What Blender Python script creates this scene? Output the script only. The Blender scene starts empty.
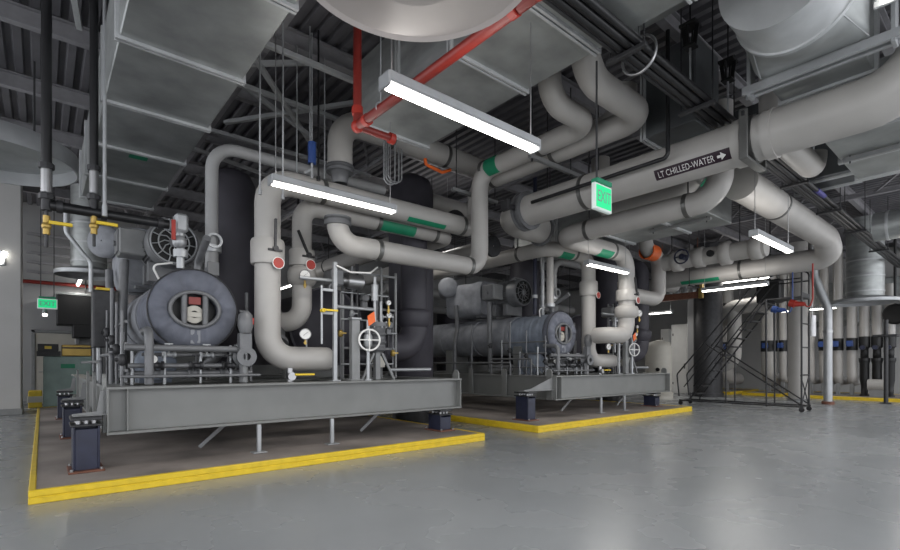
import bpy, math, random
from mathutils import Vector, Matrix
random.seed(7)
PI = math.pi
D = bpy.data
SC = bpy.context.scene
COL = SC.collection
F, HZ, CH = 484.0, 364.0, 1.3            # focal length in pixels, horizon row, camera height
AX, AY = 0.7648, 0.6443                  # camera right / forward in world x, y

def ray(px, py):
    rx = (px - 450) / F
    return (AX*rx + AY, -AY*rx + AX, (HZ - py) / F)

def at(px, py, x=None, y=None, z=None):
    """the point of a real plane (x=, y= or z= constant) that stands at this place of the photo"""
    a, b, c = ray(px, py)
    if y is not None: d = y / b
    elif x is not None: d = x / a
    else: d = (z - CH) / c
    return Vector((a*d, b*d, CH + c*d))

# ------------------------------------------------------------------ mesh builder
class MB:
    def __init__(self):
        self.v = []; self.f = []; self.s = []
    def add(self, vs, fs, smooth=False):
        b = len(self.v)
        self.v += [Vector(p) for p in vs]
        for f in fs:
            self.f.append(tuple(i + b for i in f)); self.s.append(smooth)
        return self
    def box(self, lo, hi, ch=0.006):
        lo = Vector(lo); hi = Vector(hi)
        c = (lo + hi) / 2; h = (hi - lo) / 2
        return self.obox(c, Vector((1,0,0)), Vector((0,1,0)), Vector((0,0,1)), h, ch)
    def obox(self, c, u, v, w, h, ch=0.006):
        h = [abs(k) for k in h]
        ch = min(ch, min(h) * 0.45)
        vs = []; idx = {}
        for sx in (-1, 1):
            for sy in (-1, 1):
                for sz in (-1, 1):
                    for k in range(3):
                        d = [h[0]-ch, h[1]-ch, h[2]-ch]; d[k] = h[k]
                        idx[(sx, sy, sz, k)] = len(vs)
                        vs.append(c + u*(sx*d[0]) + v*(sy*d[1]) + w*(sz*d[2]))
        fs = []
        S = (-1, 1)
        for s in S:
            q = [(s,-1,-1,0),(s,1,-1,0),(s,1,1,0),(s,-1,1,0)]; fs.append([idx[k] for k in (q if s > 0 else q[::-1])])
            q = [(-1,s,-1,1),(-1,s,1,1),(1,s,1,1),(1,s,-1,1)]; fs.append([idx[k] for k in (q if s > 0 else q[::-1])])
            q = [(-1,-1,s,2),(1,-1,s,2),(1,1,s,2),(-1,1,s,2)]; fs.append([idx[k] for k in (q if s > 0 else q[::-1])])
        for a in S:
            for b in S:
                q = [(a,b,-1,0),(a,b,-1,1),(a,b,1,1),(a,b,1,0)]; fs.append([idx[k] for k in (q if a*b > 0 else q[::-1])])
                q = [(a,-1,b,2),(a,-1,b,0),(a,1,b,0),(a,1,b,2)]; fs.append([idx[k] for k in (q if a*b < 0 else q[::-1])])
                q = [(-1,a,b,1),(-1,a,b,2),(1,a,b,2),(1,a,b,1)]; fs.append([idx[k] for k in (q if a*b > 0 else q[::-1])])
                for c2 in S:
                    q = [idx[(a,b,c2,0)], idx[(a,b,c2,1)], idx[(a,b,c2,2)]]
                    fs.append(q if a*b*c2 > 0 else q[::-1])
        return self.add(vs, fs)
    def bar(self, p0, p1, w, h, up=(0,0,1), ch=0.003):
        p0 = Vector(p0); p1 = Vector(p1); d = (p1 - p0); L = d.length; d.normalize()
        up = Vector(up)
        if abs(d.dot(up)) > 0.98: up = Vector((1,0,0))
        s = d.cross(up).normalized(); t = s.cross(d).normalized()
        return self.obox((p0 + p1)/2, d, s, t, Vector((L/2, w/2, h/2)), ch)
    def cyl(self, p0, p1, r, r1=None, n=16, caps=True):
        p0 = Vector(p0); p1 = Vector(p1)
        r1 = r if r1 is None else r1
        u, v = perp(p1 - p0)
        ring = [u*math.cos(2*PI*i/n) + v*math.sin(2*PI*i/n) for i in range(n)]
        vs = [p0 + k*r for k in ring] + [p1 + k*r1 for k in ring]
        self.add(vs, [(i, (i+1) % n, n + (i+1) % n, n + i) for i in range(n)], True)
        if caps:
            self.add(vs, [tuple(range(n))[::-1], tuple(range(n, 2*n))])
        return self
    def rings(self, rings, closed=True, cap0=True, cap1=True, smooth=True):
        n = len(rings[0]); vs = [p for r in rings for p in r]; fs = []
        for k in range(len(rings) - 1):
            for i in range(n if closed else n-1):
                j = (i + 1) % n
                fs.append((k*n + i, k*n + j, (k+1)*n + j, (k+1)*n + i))
        self.add(vs, fs, smooth)
        if cap0: self.add(rings[0], [tuple(range(n))[::-1]])
        if cap1: self.add(rings[-1], [tuple(range(n))])
        return self
    def tube(self, path, r, bend=None, n=20, caps=True, seg=7):
        pts = fillet(path, r*2.4 if bend is None else bend, seg)
        return self.sweep(pts, r, n, caps)
    def sweep(self, pts, r, n=20, caps=True):
        R = []
        d0 = (pts[1] - pts[0]).normalized(); u, v = perp(d0)
        for i, p in enumerate(pts):
            d = (pts[min(i+1, len(pts)-1)] - pts[max(i-1, 0)]).normalized()
            u = (u - d*u.dot(d)).normalized(); v = d.cross(u)
            rr = r[i] if isinstance(r, (list, tuple)) else r
            R.append([p + (u*math.cos(2*PI*k/n) + v*math.sin(2*PI*k/n))*rr for k in range(n)])
        return self.rings(R, True, caps, caps)
    def lathe(self, o, axis, prof, n=32, smooth=True):
        """prof: (distance along the axis, radius); sharp where a point is repeated"""
        o = Vector(o); a = Vector(axis).normalized(); u, v = perp(a)
        seq = [[]]
        for q in prof:
            if seq[-1] and seq[-1][-1] == q: seq.append([q])
            else: seq[-1].append(q)
        for s in seq:
            if len(s) < 2: continue
            self.rings([[o + a*h + (u*math.cos(2*PI*k/n) + v*math.sin(2*PI*k/n))*max(r, 1e-4) for k in range(n)] for h, r in s], True, False, False, smooth)
        return self
    def band(self, o, axis, r, w, t=0.008, n=24):
        a, b = -w/2, w/2
        return self.lathe(o, axis, [(a, r-0.01), (a, r+t), (a, r+t), (b, r+t), (b, r+t), (b, r-0.01)], n)
    def torus(self, o, axis, R, r, n=28, m=8):
        o = Vector(o); a = Vector(axis).normalized(); u, v = perp(a)
        rr = []
        for i in range(n + 1):
            d = u*math.cos(2*PI*i/n) + v*math.sin(2*PI*i/n)
            rr.append([o + d*(R + r*math.cos(2*PI*k/m)) + a*(r*math.sin(2*PI*k/m)) for k in range(m)])
        return self.rings(rr, True, False, False)
    def prism(self, poly, d):
        d = Vector(d); poly = [Vector(p) for p in poly]; n = len(poly)
        nrm = Vector((0,0,0))
        for i in range(n): nrm += poly[i].cross(poly[(i+1) % n])
        if nrm.dot(d) < 0: poly = poly[::-1]
        top = [p + d for p in poly]
        self.add(poly, [tuple(range(n))[::-1]]); self.add(top, [tuple(range(n))])
        for i in range(n):
            j = (i+1) % n
            self.add([poly[i], poly[j], top[j], top[i]], [(0,1,2,3)])
        return self
    def ibeam(self, p0, p1, h, w, tf=0.025, tw=0.016):
        p0 = Vector(p0); p1 = Vector(p1); z = Vector((0,0,1))
        self.bar(p0 + z*(h - tf/2), p1 + z*(h - tf/2), w, tf, ch=0.004)
        self.bar(p0 + z*(tf/2), p1 + z*(tf/2), w, tf, ch=0.004)
        return self.bar(p0 + z*(h/2), p1 + z*(h/2), tw, h - 2*tf)
    def sphere(self, o, r, n=16, m=8, sx=1, sy=1, sz=1):
        o = Vector(o); R = []
        for k in range(m + 1):
            t = PI*k/m; rr = max(math.sin(t), 1e-3)*r; z = -math.cos(t)*r
            R.append([o + Vector((rr*math.cos(2*PI*i/n)*sx, rr*math.sin(2*PI*i/n)*sy, z*sz)) for i in range(n)])
        return self.rings(R, True, False, False)
    def build(self, name, mat, parent=None, origin=None):
        if parent is not None: o0 = WL[parent.name]
        else:
            xs = [p.x for p in self.v]; ys = [p.y for p in self.v]; zs = [p.z for p in self.v]
            o0 = Vector(origin) if origin is not None else Vector(((min(xs)+max(xs))/2, (min(ys)+max(ys))/2, min(zs)))
        me = D.meshes.new(name)
        me.from_pydata([tuple(p - o0) for p in self.v], [], self.f)
        me.polygons.foreach_set('use_smooth', self.s)
        me.materials.append(M[mat]); me.update()
        ob = D.objects.new(name, me); COL.objects.link(ob)
        if parent is not None: ob.parent = parent
        else: ob.location = o0
        WL[ob.name] = o0
        return ob
WL = {}

def perp(d):
    d = Vector(d).normalized()
    a = Vector((0,0,1)) if abs(d.z) < 0.9 else Vector((1,0,0))
    u = d.cross(a).normalized(); v = d.cross(u).normalized()
    return u, v

def fillet(path, bend, seg=7):
    P = [Vector(p) for p in path]; out = [P[0]]
    for i in range(1, len(P) - 1):
        d1 = (P[i] - P[i-1]); d2 = (P[i+1] - P[i]); l1, l2 = d1.length, d2.length
        d1.normalize(); d2.normalize()
        th = d1.angle(d2)
        if th < 0.02: out.append(P[i]); continue
        b = bend; t = b*math.tan(th/2); lim = min(l1, l2)*(0.5 if 1 < i < len(P)-2 else 0.62)
        if i == 1 or i == len(P)-2: lim = min(l1*(0.98 if i == 1 else 0.5), l2*(0.98 if i == len(P)-2 else 0.5))
        if t > lim: t = lim; b = t/math.tan(th/2)
        n1 = (d2 - d1*d1.dot(d2)).normalized(); c = P[i] - d1*t + n1*b
        for k in range(seg + 1):
            f = th*k/seg
            out.append(c - n1*b*math.cos(f) + d1*b*math.sin(f))
    out.append(P[-1])
    q = [out[0]]
    for p in out[1:]:
        if (p - q[-1]).length > 1e-4: q.append(p)
    return q

def tag(o, label, cat, group=None):
    o['label'] = label; o['category'] = cat
    if group: o['group'] = group
    return o
def thing(name, loc, label, cat, group=None):
    o = D.objects.new(name, None); COL.objects.link(o); o.location = loc; WL[o.name] = Vector(loc)
    o.empty_display_size = 0.1
    return tag(o, label, cat, group)
def struct(o):
    o['kind'] = 'structure'; return o

# ------------------------------------------------------------------ materials
M = {}
def lin(c):
    return tuple(((x/255)/12.92 if x/255 <= 0.04045 else ((x/255 + 0.055)/1.055)**2.4) for x in c)
def mat(name, rgb, rough=0.5, metal=0.0, var=0.12, scale=4.0, bump=0.0, bscale=40.0, stretch=None, spec=0.5, coat=0.0, rvar=0.0):
    m = D.materials.new(name); m.use_nodes = True
    nt = m.node_tree; N = nt.nodes; L = nt.links
    b = N['Principled BSDF']
    b.inputs['Roughness'].default_value = rough; b.inputs['Metallic'].default_value = metal
    b.inputs['Specular IOR Level'].default_value = spec
    b.inputs['Coat Weight'].default_value = coat
    c = lin(rgb)
    tc = N.new('ShaderNodeTexCoord'); mp = N.new('ShaderNodeMapping')
    L.new(tc.outputs['Object'], mp.inputs['Vector'])
    if stretch: mp.inputs['Scale'].default_value = stretch
    nz = N.new('ShaderNodeTexNoise'); nz.inputs['Scale'].default_value = scale; nz.inputs['Detail'].default_value = 5
    L.new(mp.outputs['Vector'], nz.inputs['Vector'])
    rp = N.new('ShaderNodeValToRGB')
    rp.color_ramp.elements[0].position = 0.3; rp.color_ramp.elements[1].position = 0.7
    rp.color_ramp.elements[0].color = (*[x*(1-var) for x in c], 1)
    rp.color_ramp.elements[1].color = (*[min(1, x*(1+var)) for x in c], 1)
    L.new(nz.outputs['Fac'], rp.inputs['Fac']); L.new(rp.outputs['Color'], b.inputs['Base Color'])
    if rvar:
        mr = N.new('ShaderNodeMapRange'); mr.inputs['To Min'].default_value = rough - rvar; mr.inputs['To Max'].default_value = rough + rvar
        L.new(nz.outputs['Fac'], mr.inputs['Value']); L.new(mr.outputs['Result'], b.inputs['Roughness'])
    if bump:
        n2 = N.new('ShaderNodeTexNoise'); n2.inputs['Scale'].default_value = bscale; n2.inputs['Detail'].default_value = 4
        L.new(mp.outputs['Vector'], n2.inputs['Vector'])
        bp = N.new('ShaderNodeBump'); bp.inputs['Strength'].default_value = bump; bp.inputs['Distance'].default_value = 0.02
        L.new(n2.outputs['Fac'], bp.inputs['Height']); L.new(bp.outputs['Normal'], b.inputs['Normal'])
    M[name] = m
    return m
def emit(name, rgb, s):
    m = D.materials.new(name); m.use_nodes = True
    nt = m.node_tree; b = nt.nodes['Principled BSDF']
    b.inputs['Base Color'].default_value = (*lin(rgb), 1)
    b.inputs['Emission Color'].default_value = (*lin(rgb), 1); b.inputs['Emission Strength'].default_value = s
    M[name] = m

mat('jacket', (169, 166, 162), 0.42, var=0.05, scale=2.5, bump=0.05, bscale=14)
mat('jacket_grey', (150, 150, 150), 0.45, var=0.06, scale=3)
mat('band', (112, 112, 110), 0.4, 0.7)
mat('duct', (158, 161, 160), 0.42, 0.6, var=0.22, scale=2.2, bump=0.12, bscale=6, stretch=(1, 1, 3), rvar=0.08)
mat('duct_dark', (100, 103, 105), 0.42, 0.7, var=0.25, scale=2.0, bump=0.12, bscale=6)  # darker copy of duct; on the riser it stands for shade
mat('flange', (182, 184, 185), 0.45, 0.35, var=0.1)
mat('deck', (106, 105, 109), 0.6, 0.3, var=0.15, scale=1.5)
mat('joist', (140, 139, 142), 0.55, 0.2, var=0.12, scale=5)
mat('black_steel', (27, 27, 29), 0.38, 0.1, var=0.2)
mat('dark_iron', (52, 52, 54), 0.45, 0.3, var=0.25, scale=9)
mat('black_foam', (62, 60, 67), 0.6, var=0.16, scale=2.5, bump=0.15, bscale=18)
mat('skid_paint', (122, 123, 121), 0.38, 0.0, var=0.06, scale=3)
mat('grey_paint', (128, 129, 129), 0.4, 0.0, var=0.1, scale=6)
mat('machine_grey', (105, 106, 108), 0.42, 0.1, var=0.14, scale=7)
mat('fabric', (100, 103, 113), 0.85, var=0.2, scale=4, bump=0.9, bscale=5)
mat('fabric_grey', (138, 140, 145), 0.85, var=0.2, scale=4, bump=0.9, bscale=5)
mat('fabric_blue_lifted', (130, 138, 150), 0.85, var=0.2, scale=4, bump=0.9, bscale=5)  # lifted tone: missing light on the farther barrel put into the colour
mat('navy', (33, 37, 58), 0.4, 0.0, var=0.2, scale=8)
mat('blue', (40, 66, 122), 0.45)
mat('purple', (66, 62, 128), 0.5)
mat('yellow', (222, 190, 42), 0.42, var=0.1, scale=9)
mat('red', (122, 36, 29), 0.42, var=0.12, scale=5)
mat('red_bright', (160, 44, 32), 0.45)
mat('orange', (238, 108, 42), 0.5)
mat('green', (20, 128, 92), 0.5, var=0.1)
mat('brass', (178, 150, 82), 0.35, 0.6)
mat('steel', (165, 165, 166), 0.3, 0.85, var=0.12)
mat('zinc', (168, 170, 172), 0.42, 0.5, var=0.1)
mat('white', (226, 225, 222), 0.5, var=0.03)
mat('white_wall', (176, 175, 173), 0.6, var=0.05, scale=1.2)
mat('grey_wall', (150, 150, 150), 0.65, var=0.05, scale=1.2)
mat('cream', (186, 182, 172), 0.5, var=0.05)
mat('concrete', (142, 133, 127), 0.7, var=0.45, scale=0.9, bump=0.15, bscale=25)
mat('rust', (112, 72, 56), 0.7, var=0.3, scale=12)
mat('black', (16, 16, 17), 0.5)
mat('label_black', (42, 22, 36), 0.5, var=0.08)
mat('pale_green', (132, 152, 146), 0.5)
mat('lens_dish', (190, 182, 178), 0.5, var=0.03)
emit('tube', (255, 252, 244), 9.0)
emit('exit_green', (18, 190, 120), 0.75)
emit('exit_border', (190, 200, 196), 0.3)
emit('spot', (255, 244, 232), 25.0)
def floor_mat():
    m = mat('floor_epoxy', (146, 149, 151), 0.27, var=0.05, scale=0.7, spec=0.55)
    nt = m.node_tree; N = nt.nodes; L = nt.links; b = N['Principled BSDF']
    tc = N.new('ShaderNodeTexCoord')
    n1 = N.new('ShaderNodeTexNoise'); n1.inputs['Scale'].default_value = 55; n1.inputs['Detail'].default_value = 2
    n2 = N.new('ShaderNodeTexNoise'); n2.inputs['Scale'].default_value = 1.4; n2.inputs['Detail'].default_value = 3
    L.new(tc.outputs['Object'], n1.inputs['Vector']); L.new(tc.outputs['Object'], n2.inputs['Vector'])
    ad = N.new('ShaderNodeMath'); ad.operation = 'ADD'
    mu = N.new('ShaderNodeMath'); mu.operation = 'MULTIPLY'; mu.inputs[1].default_value = 0.6
    L.new(n2.outputs['Fac'], mu.inputs[0]); L.new(n1.outputs['Fac'], ad.inputs[0]); L.new(mu.outputs[0], ad.inputs[1])
    bp = N.new('ShaderNodeBump'); bp.inputs['Strength'].default_value = 0.06; bp.inputs['Distance'].default_value = 0.006
    L.new(n1.outputs['Fac'], bp.inputs['Height']); L.new(bp.outputs['Normal'], b.inputs['Normal'])
    mr = N.new('ShaderNodeMapRange'); mr.inputs['To Min'].default_value = 0.18; mr.inputs['To Max'].default_value = 0.36
    L.new(n2.outputs['Fac'], mr.inputs['Value']); L.new(mr.outputs['Result'], b.inputs['Roughness'])
floor_mat()

# ------------------------------------------------------------------ lettering
def text_mesh(s, size):
    cu = D.curves.new('lettering', 'FONT'); cu.body = s; cu.size = size; cu.align_x = 'CENTER'; cu.align_y = 'CENTER'
    o = D.objects.new('lettering', cu); COL.objects.link(o)
    dg = bpy.context.evaluated_depsgraph_get(); dg.update()
    me = o.evaluated_get(dg).to_mesh()
    vs = [v.co.copy() for v in me.vertices]; fs = [tuple(p.vertices) for p in me.polygons]
    o.evaluated_get(dg).to_mesh_clear()
    D.objects.remove(o); D.curves.remove(cu)
    return vs, fs
# ------------------------------------------------------------------ the setting
struct(MB().box((-8, -6, -0.12), (28.6, 20.8, 0), 0.01).build('floor', 'floor_epoxy'))
struct(MB().box((-8, 20.5, 0), (28.6, 20.75, 6.6), 0.01).build('wall_back', 'grey_wall'))
struct(MB().box((28.3, -6, 0), (28.6, 20.5, 6.6), 0.01).build('wall_right', 'white_wall'))
struct(MB().box((-8, 20.44, 0), (-0.32, 20.5, 0.12), 0.01).build('baseboard_back', 'grey_paint'))
# ribbed steel roof deck, ribs along y
def deck():
    m = MB(); xs = []; x = -8.0
    while x < 28.5:
        xs += [(x, 6.40), (x+0.10, 6.40), (x+0.125, 6.47), (x+0.20, 6.47), (x+0.225, 6.40)]
        x += 0.225
    ys = (-2.6, 20.7)
    n = len(xs)
    vs = [(a, ys[0], z) for a, z in xs] + [(a, ys[1], z) for a, z in xs]
    m.add(vs, [(i, i+1, n+i+1, n+i) for i in range(n-1)])
    m.box((-8, -2.6, 6.48), (28.5, 20.7, 6.56), 0.01)
    return m
struct(deck().build('ceiling', 'deck'))
k = 0
for y in (-2.4, -0.6, 1.35, 3.3, 5.3, 7.2, 9.2, 11.4, 13.6, 15.8, 18.0):     # purlins along x
    m = MB().ibeam((-7.8, y, 6.12), (28.2, y, 6.12), 0.27, 0.13, 0.02, 0.014)
    struct(m.build('ceiling_beam', 'joist'))
for x in (-4.5, -1.2, 2.55, 6.0, 9.4, 13.0, 17.6, 21.0, 25.0):              # girders along y
    m = MB().ibeam((x, -2.5, 5.98), (x, 20.4, 5.98), 0.14, 0.10, 0.016, 0.012)
    for q in range(12):                                                      # zig-zag web members up to the deck
        y0 = -2.3 + q*1.88
        m.bar((x, y0, 6.05), (x + 0.55, y0 + 0.75, 6.40), 0.05, 0.05)
        m.bar((x, y0 + 1.2, 6.05), (x - 0.55, y0 + 0.5, 6.40), 0.05, 0.05)
    struct(m.build('ceiling_girder', 'joist'))
for x0, y0, x1, y1, z0, z1 in ((1.9, 6.75, 5.6, 6.75, 5.72, 5.72), (1.9, 8.1, 5.9, 8.1, 5.78, 5.78), (1.9, 9.9, 5.9, 9.9, 5.72, 5.72), (2.0, 6.7, 4.6, 9.9, 5.66, 5.85), (4.9, 6.6, 2.6, 9.6, 5.9, 5.8), (2.1, 7.3, 3.3, 7.3, 5.6, 6.1), (3.9, 8.7, 2.7, 8.7, 5.6, 6.1), (2.1, 5.3, 2.1, 10.5, 5.85, 5.85), (2.0, 10.6, 4.4, 12.2, 5.6, 6.0), (.1, 5.6, .4, 8.6, 5.5, 6.05), (-.6, 7.0, .4, 7.0, 5.75, 5.75)):
    struct(MB().bar((x0, y0, z0), (x1, y1, z1), .07, .07).build('ceiling_brace', 'flange'))
# white pier at the left edge, with a kick plate
m = MB().box((-1.9, 16.6, 0), (-0.41, 17.9, 6.4), 0.02)
struct(m.build('column', 'white_wall'))
struct(MB().box((-1.92, 16.57, 0), (-0.39, 17.93, 0.16), 0.01).build('baseboard_column', 'grey_paint'))
# door in the back wall
d = struct(MB().box((-0.17, 20.44, 0.02), (0.86, 20.49, 2.3), 0.008).build('door_1', 'cream'))
m = MB().box((-0.27, 20.41, 0), (-0.175, 20.5, 2.4)).box((0.865, 20.41, 0), (0.96, 20.5, 2.4)).box((-0.27, 20.41, 2.31), (0.96, 20.5, 2.4))
m.build('door_frame', 'grey_paint', d)
MB().cyl((-0.07, 20.45, 1.05), (-0.07, 20.37, 1.05), 0.02).cyl((-0.07, 20.37, 1.05), (0.06, 20.37, 1.05), 0.014).build('door_handle', 'steel', d)
for h in (0.3, 1.1, 2.0): MB().cyl((0.85, 20.43, h), (0.85, 20.43, h+0.12), 0.014).build('hinge', 'steel', d)

# ------------------------------------------------------------------ housekeeping pads with yellow curbs
def pad(x0, x1, y0, y1, label, h=0.13):
    p = tag(MB().box((x0+0.05, y0+0.05, 0), (x1-0.05, y1-0.05, h-0.008), 0.004).build('equipment_pad', 'concrete'), label, 'equipment pad', 'yellow-edged equipment pads')
    for a, b in (((x0, y0), (x1, y0+0.055)), ((x0, y0+0.055), (x0+0.055, y1)), ((x1-0.055, y0+0.055), (x1, y1)), ((x0+.055, y1-0.055), (x1-.055, y1))):
        m = MB().box((a[0], a[1], 0), (b[0], b[1], h*0.48), 0.006).box((a[0]+0.008, a[1]+0.008, h*0.42), (b[0]-0.004, b[1]-0.004, h*0.56), 0.002)
        m.box((a[0], a[1], h*0.52), (b[0], b[1], h), 0.008)
        m.build('curb_edge', 'yellow', p)
    return p
pad(-0.1, 5.75, 5.9, 17.2, 'long concrete pad with yellow curb under the nearer chiller')
pad(7.14, 13.7, 5.9, 17.2, 'long concrete pad with yellow curb under the farther chiller')

# ------------------------------------------------------------------ galvanised ducts
def duct(x0, x1, y0, y1, z0, z1, label, run='y', pitch=1.2, mt='duct', first=0.6, cap=True):
    o = tag(MB().box((x0, y0, z0), (x1, y1, z1), 0.012).build('rectangular_duct', mt), label, 'duct')
    a0, a1 = (y0, y1) if run == 'y' else (x0, x1)
    a = a1 - 0.03; t = 0.035
    while a > a0:
        m = MB()
        for q in (0, 1):                                                     # pair of joint angles
            s0 = a - q*0.05; s1 = s0 + 0.03
            if run == 'y':
                m.box((x0-t, s0, z0-t), (x1+t, s1, z0+0.003), .003).box((x0-t, s0, z0), (x0+0.003, s1, z1), .003).box((x1-0.003, s0, z0), (x1+t, s1, z1), .003)
            else:
                m.box((s0, y0-t, z0-t), (s1, y1+t, z0+0.003), .003).box((s0, y0-t, z0), (s1, y0+0.003, z1), .003).box((s0, y1-0.003, z0), (s1, y1+t, z1), .003)
        m.build('joint_flange', 'flange', o)
        a -= pitch
    return o
dl = duct(0.59, 1.78, -3, 12.0, 4.6, 5.5, 'wide galvanized duct running away overhead at upper left', pitch=1.52)
MB().box((1.05, 9.0, 4.594), (1.3, 9.2, 4.599), .001).build('sticker', 'green', dl)
duct(3.35, 4.55, -3, 6.0, 4.66, 5.48, 'galvanized duct overhead behind the red sprinkler pipe', pitch=1.0)
duct(3.2, 5.85, -3, 3.28, 5.55, 5.95, 'flat wide duct tight under the roof above the round white dish', pitch=0.95)
duct(6.95, 7.75, 2.95, 3.75, 4.7, 5.9, 'duct riser in painted shade beside the big duct transition', mt='duct_dark', pitch=5)  # galvanized side in shade, the shade put into its sheet colour
duct(6.3, 7.1, 1.07, 1.95, 4.56, 5.31, 'short box duct joined to the swelling round transition', run='x', pitch=5, mt='duct')
duct(7.75, 10.2, -1.0, 1.75, 4.3, 5.0, 'broad flat duct behind the large pipe elbow at upper right', run='x', pitch=1.1)
duct(9.6, 10.9, 3.9, 8.7, 4.2, 4.9, 'galvanized duct above the farther chiller pipes', pitch=1.3)
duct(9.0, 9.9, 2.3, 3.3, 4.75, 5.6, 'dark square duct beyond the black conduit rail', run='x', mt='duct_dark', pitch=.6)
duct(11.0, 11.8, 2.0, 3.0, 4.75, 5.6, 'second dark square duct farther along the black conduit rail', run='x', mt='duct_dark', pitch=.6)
# swelling square-to-round transition
def transition():
    n = 48; rings = []
    for k in range(15):
        t = k/14; s = t*t*(3-2*t)
        c = Vector((6.3 - .6*t, 1.47, 4.935 + 0.015*s)); R = 0.52; ring = []
        for i in range(n):
            a = 2*PI*i/n; ca, sa = math.cos(a), math.sin(a)
            q = max(abs(ca)/0.475, abs(sa)/0.375); sq = 1/q
            r = sq*(1-s) + R*s + 0.03*math.sin(PI*t)
            ring.append(c + Vector((0, ca*r, sa*r)))
        rings.append(ring)
    return MB().rings(rings)
t = tag(transition().build('duct_transition', 'duct'), 'swelling square-to-round sheet metal transition at top right', 'duct')
MB().lathe((5.69, 1.47, 4.95), (1,0,0), [(-.5,.01),(-.5,.51),(-.5,.51),(0,.51),(0,.54),(0,.54),(.05,.54),(.05,.54),(.05,.51)], 40).build('joint_flange', 'flange', t)
m = MB()
for i in (6, 18, 30, 42):
    a = 2*PI*i/48
    m.bar((6.28, 1.47 + .475*(1 if math.cos(a) > 0 else -1), 4.935 + .375*(1 if math.sin(a) > 0 else -1)), (5.74, 1.47 + .53*math.cos(a), 4.95 + .53*math.sin(a)), .012, .012)
m.build('crease_seam', 'flange', t)
for y in (1.1, 1.85): MB().cyl((5.95, y, 5.3), (5.95, y, 6.0), .01, n=8).build('hanger_rod', 'dark_iron', t)
# round horizontal duct at far right
o = tag(MB().cyl((15.5, 2.36, 4.62), (15.5, -1.5, 4.62), 0.34, n=28).build('round_duct', 'duct'), 'bright round duct overhead near the right edge', 'duct')
for y in (2.1, 1.2, .2, -.8): MB().band((15.5, y, 4.62), (0,1,0), .34, .05, .015, 28).build('joint_flange', 'flange', o)
# quilted foil plenum behind the right-hand drop
o = tag(MB().box((24.5, 2.0, 3.0), (27.6, 6.4, 4.6), .05).build('plenum_box', 'duct'), 'foil faced plenum box high behind the right drum diffuser', 'duct')
for y in (3.1, 4.2, 5.3): MB().box((24.46, y, 2.97), (27.6, y+.05, 4.62)).build('joint_flange', 'flange', o)

# ------------------------------------------------------------------ round drop diffusers
def drum(x, y, zt, z, R, r, label, dish=False, top='duct', pm='flange', pan=False):
    t = thing('ceiling_diffuser', (x, y, z), label, 'diffuser', 'round drop diffusers')
    o = Vector((x, y, z)); up = (0, 0, 1)
    if pan:
        MB().lathe(o, up, [(-.2, R-.012), (-.2, R+.012), (-.2, R+.012), (.05, R+.012), (.07, R-.03), (.10, R*.5), (.10, .001)], 72).lathe(o, up, [(0, R-.012), (-.2, R-.012)], 72).build('flared_ring', 'zinc', t)
        MB().lathe(o, up, [(.0, R), (.012, .001)], 72).box(o + Vector((-.35, .1, -.006)), o + Vector((-.33, .5, .002)), .001).build('dish_plate', 'duct', t)
        for a in (.4, 2.5, 4.6): MB().cyl(o + Vector((.55*math.cos(a), .55*math.sin(a), .06)), o + Vector((.55*math.cos(a), .55*math.sin(a), zt - z)), .014, n=8).build('hanger_rod', 'dark_iron', t)
        return t
    if dish:
        MB().lathe(o, up, [(-.02, R), (.03, R+.015), (.03, R+.015), (.07, R-.02), (.07, R-.02), (.3, r)], 72).build('flared_ring', pm, t)
        MB().lathe(o, up, [(-.02, R), (0.0, R-.03), (0.0, R-.03), (.02, R*.5), (-.0, R*.46), (-.0, R*.46), (-.10, R*.38), (-.10, R*.38), (-.115, .001)], 72).build('dish_plate', pm, t)
    else:
        MB().lathe(o, up, [(-.0, R*.93), (-.10, R), (-.10, R), (-.08, R+.012), (.0, R+.012), (.0, R+.012), (.12, r)], 56).build('flared_ring', pm, t)
        MB().lathe(o, up, [(0, R*.93), (.02, .3*R), (.02, .3*R), (.005, .001)], 56).build('dish_plate', 'duct_dark' if pm == 'flange' else pm, t)
    MB().lathe(o, up, [(.11, r), (zt - z, r)], 40).build('drum_neck', top, t)
    for h in (.27, .75, 1.25):
        if z + h < zt: MB().band(o + Vector((0,0,h)), up, r, .04, .012, 40).build('neck_band', 'flange', t)
    return t
drum(1.65, 2.27, 4.56, 3.68, .75, .36, 'large round white dish diffuser hanging at top center', True, pm='lens_dish')
drum(-.6, 9.6, 5.95, 4.42, 1.03, .40, 'large grey pan diffuser overhead at the left edge', pan=True)
drum(.95, 16, 5.95, 3.72, .72, .39, 'distant galvanized drum diffuser beyond the two black drop pipes', pm='zinc')
drum(20.2, 3.3, 5.95, 3.34, .9, .48, 'galvanized drum diffuser near the right edge', pm='zinc')

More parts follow.
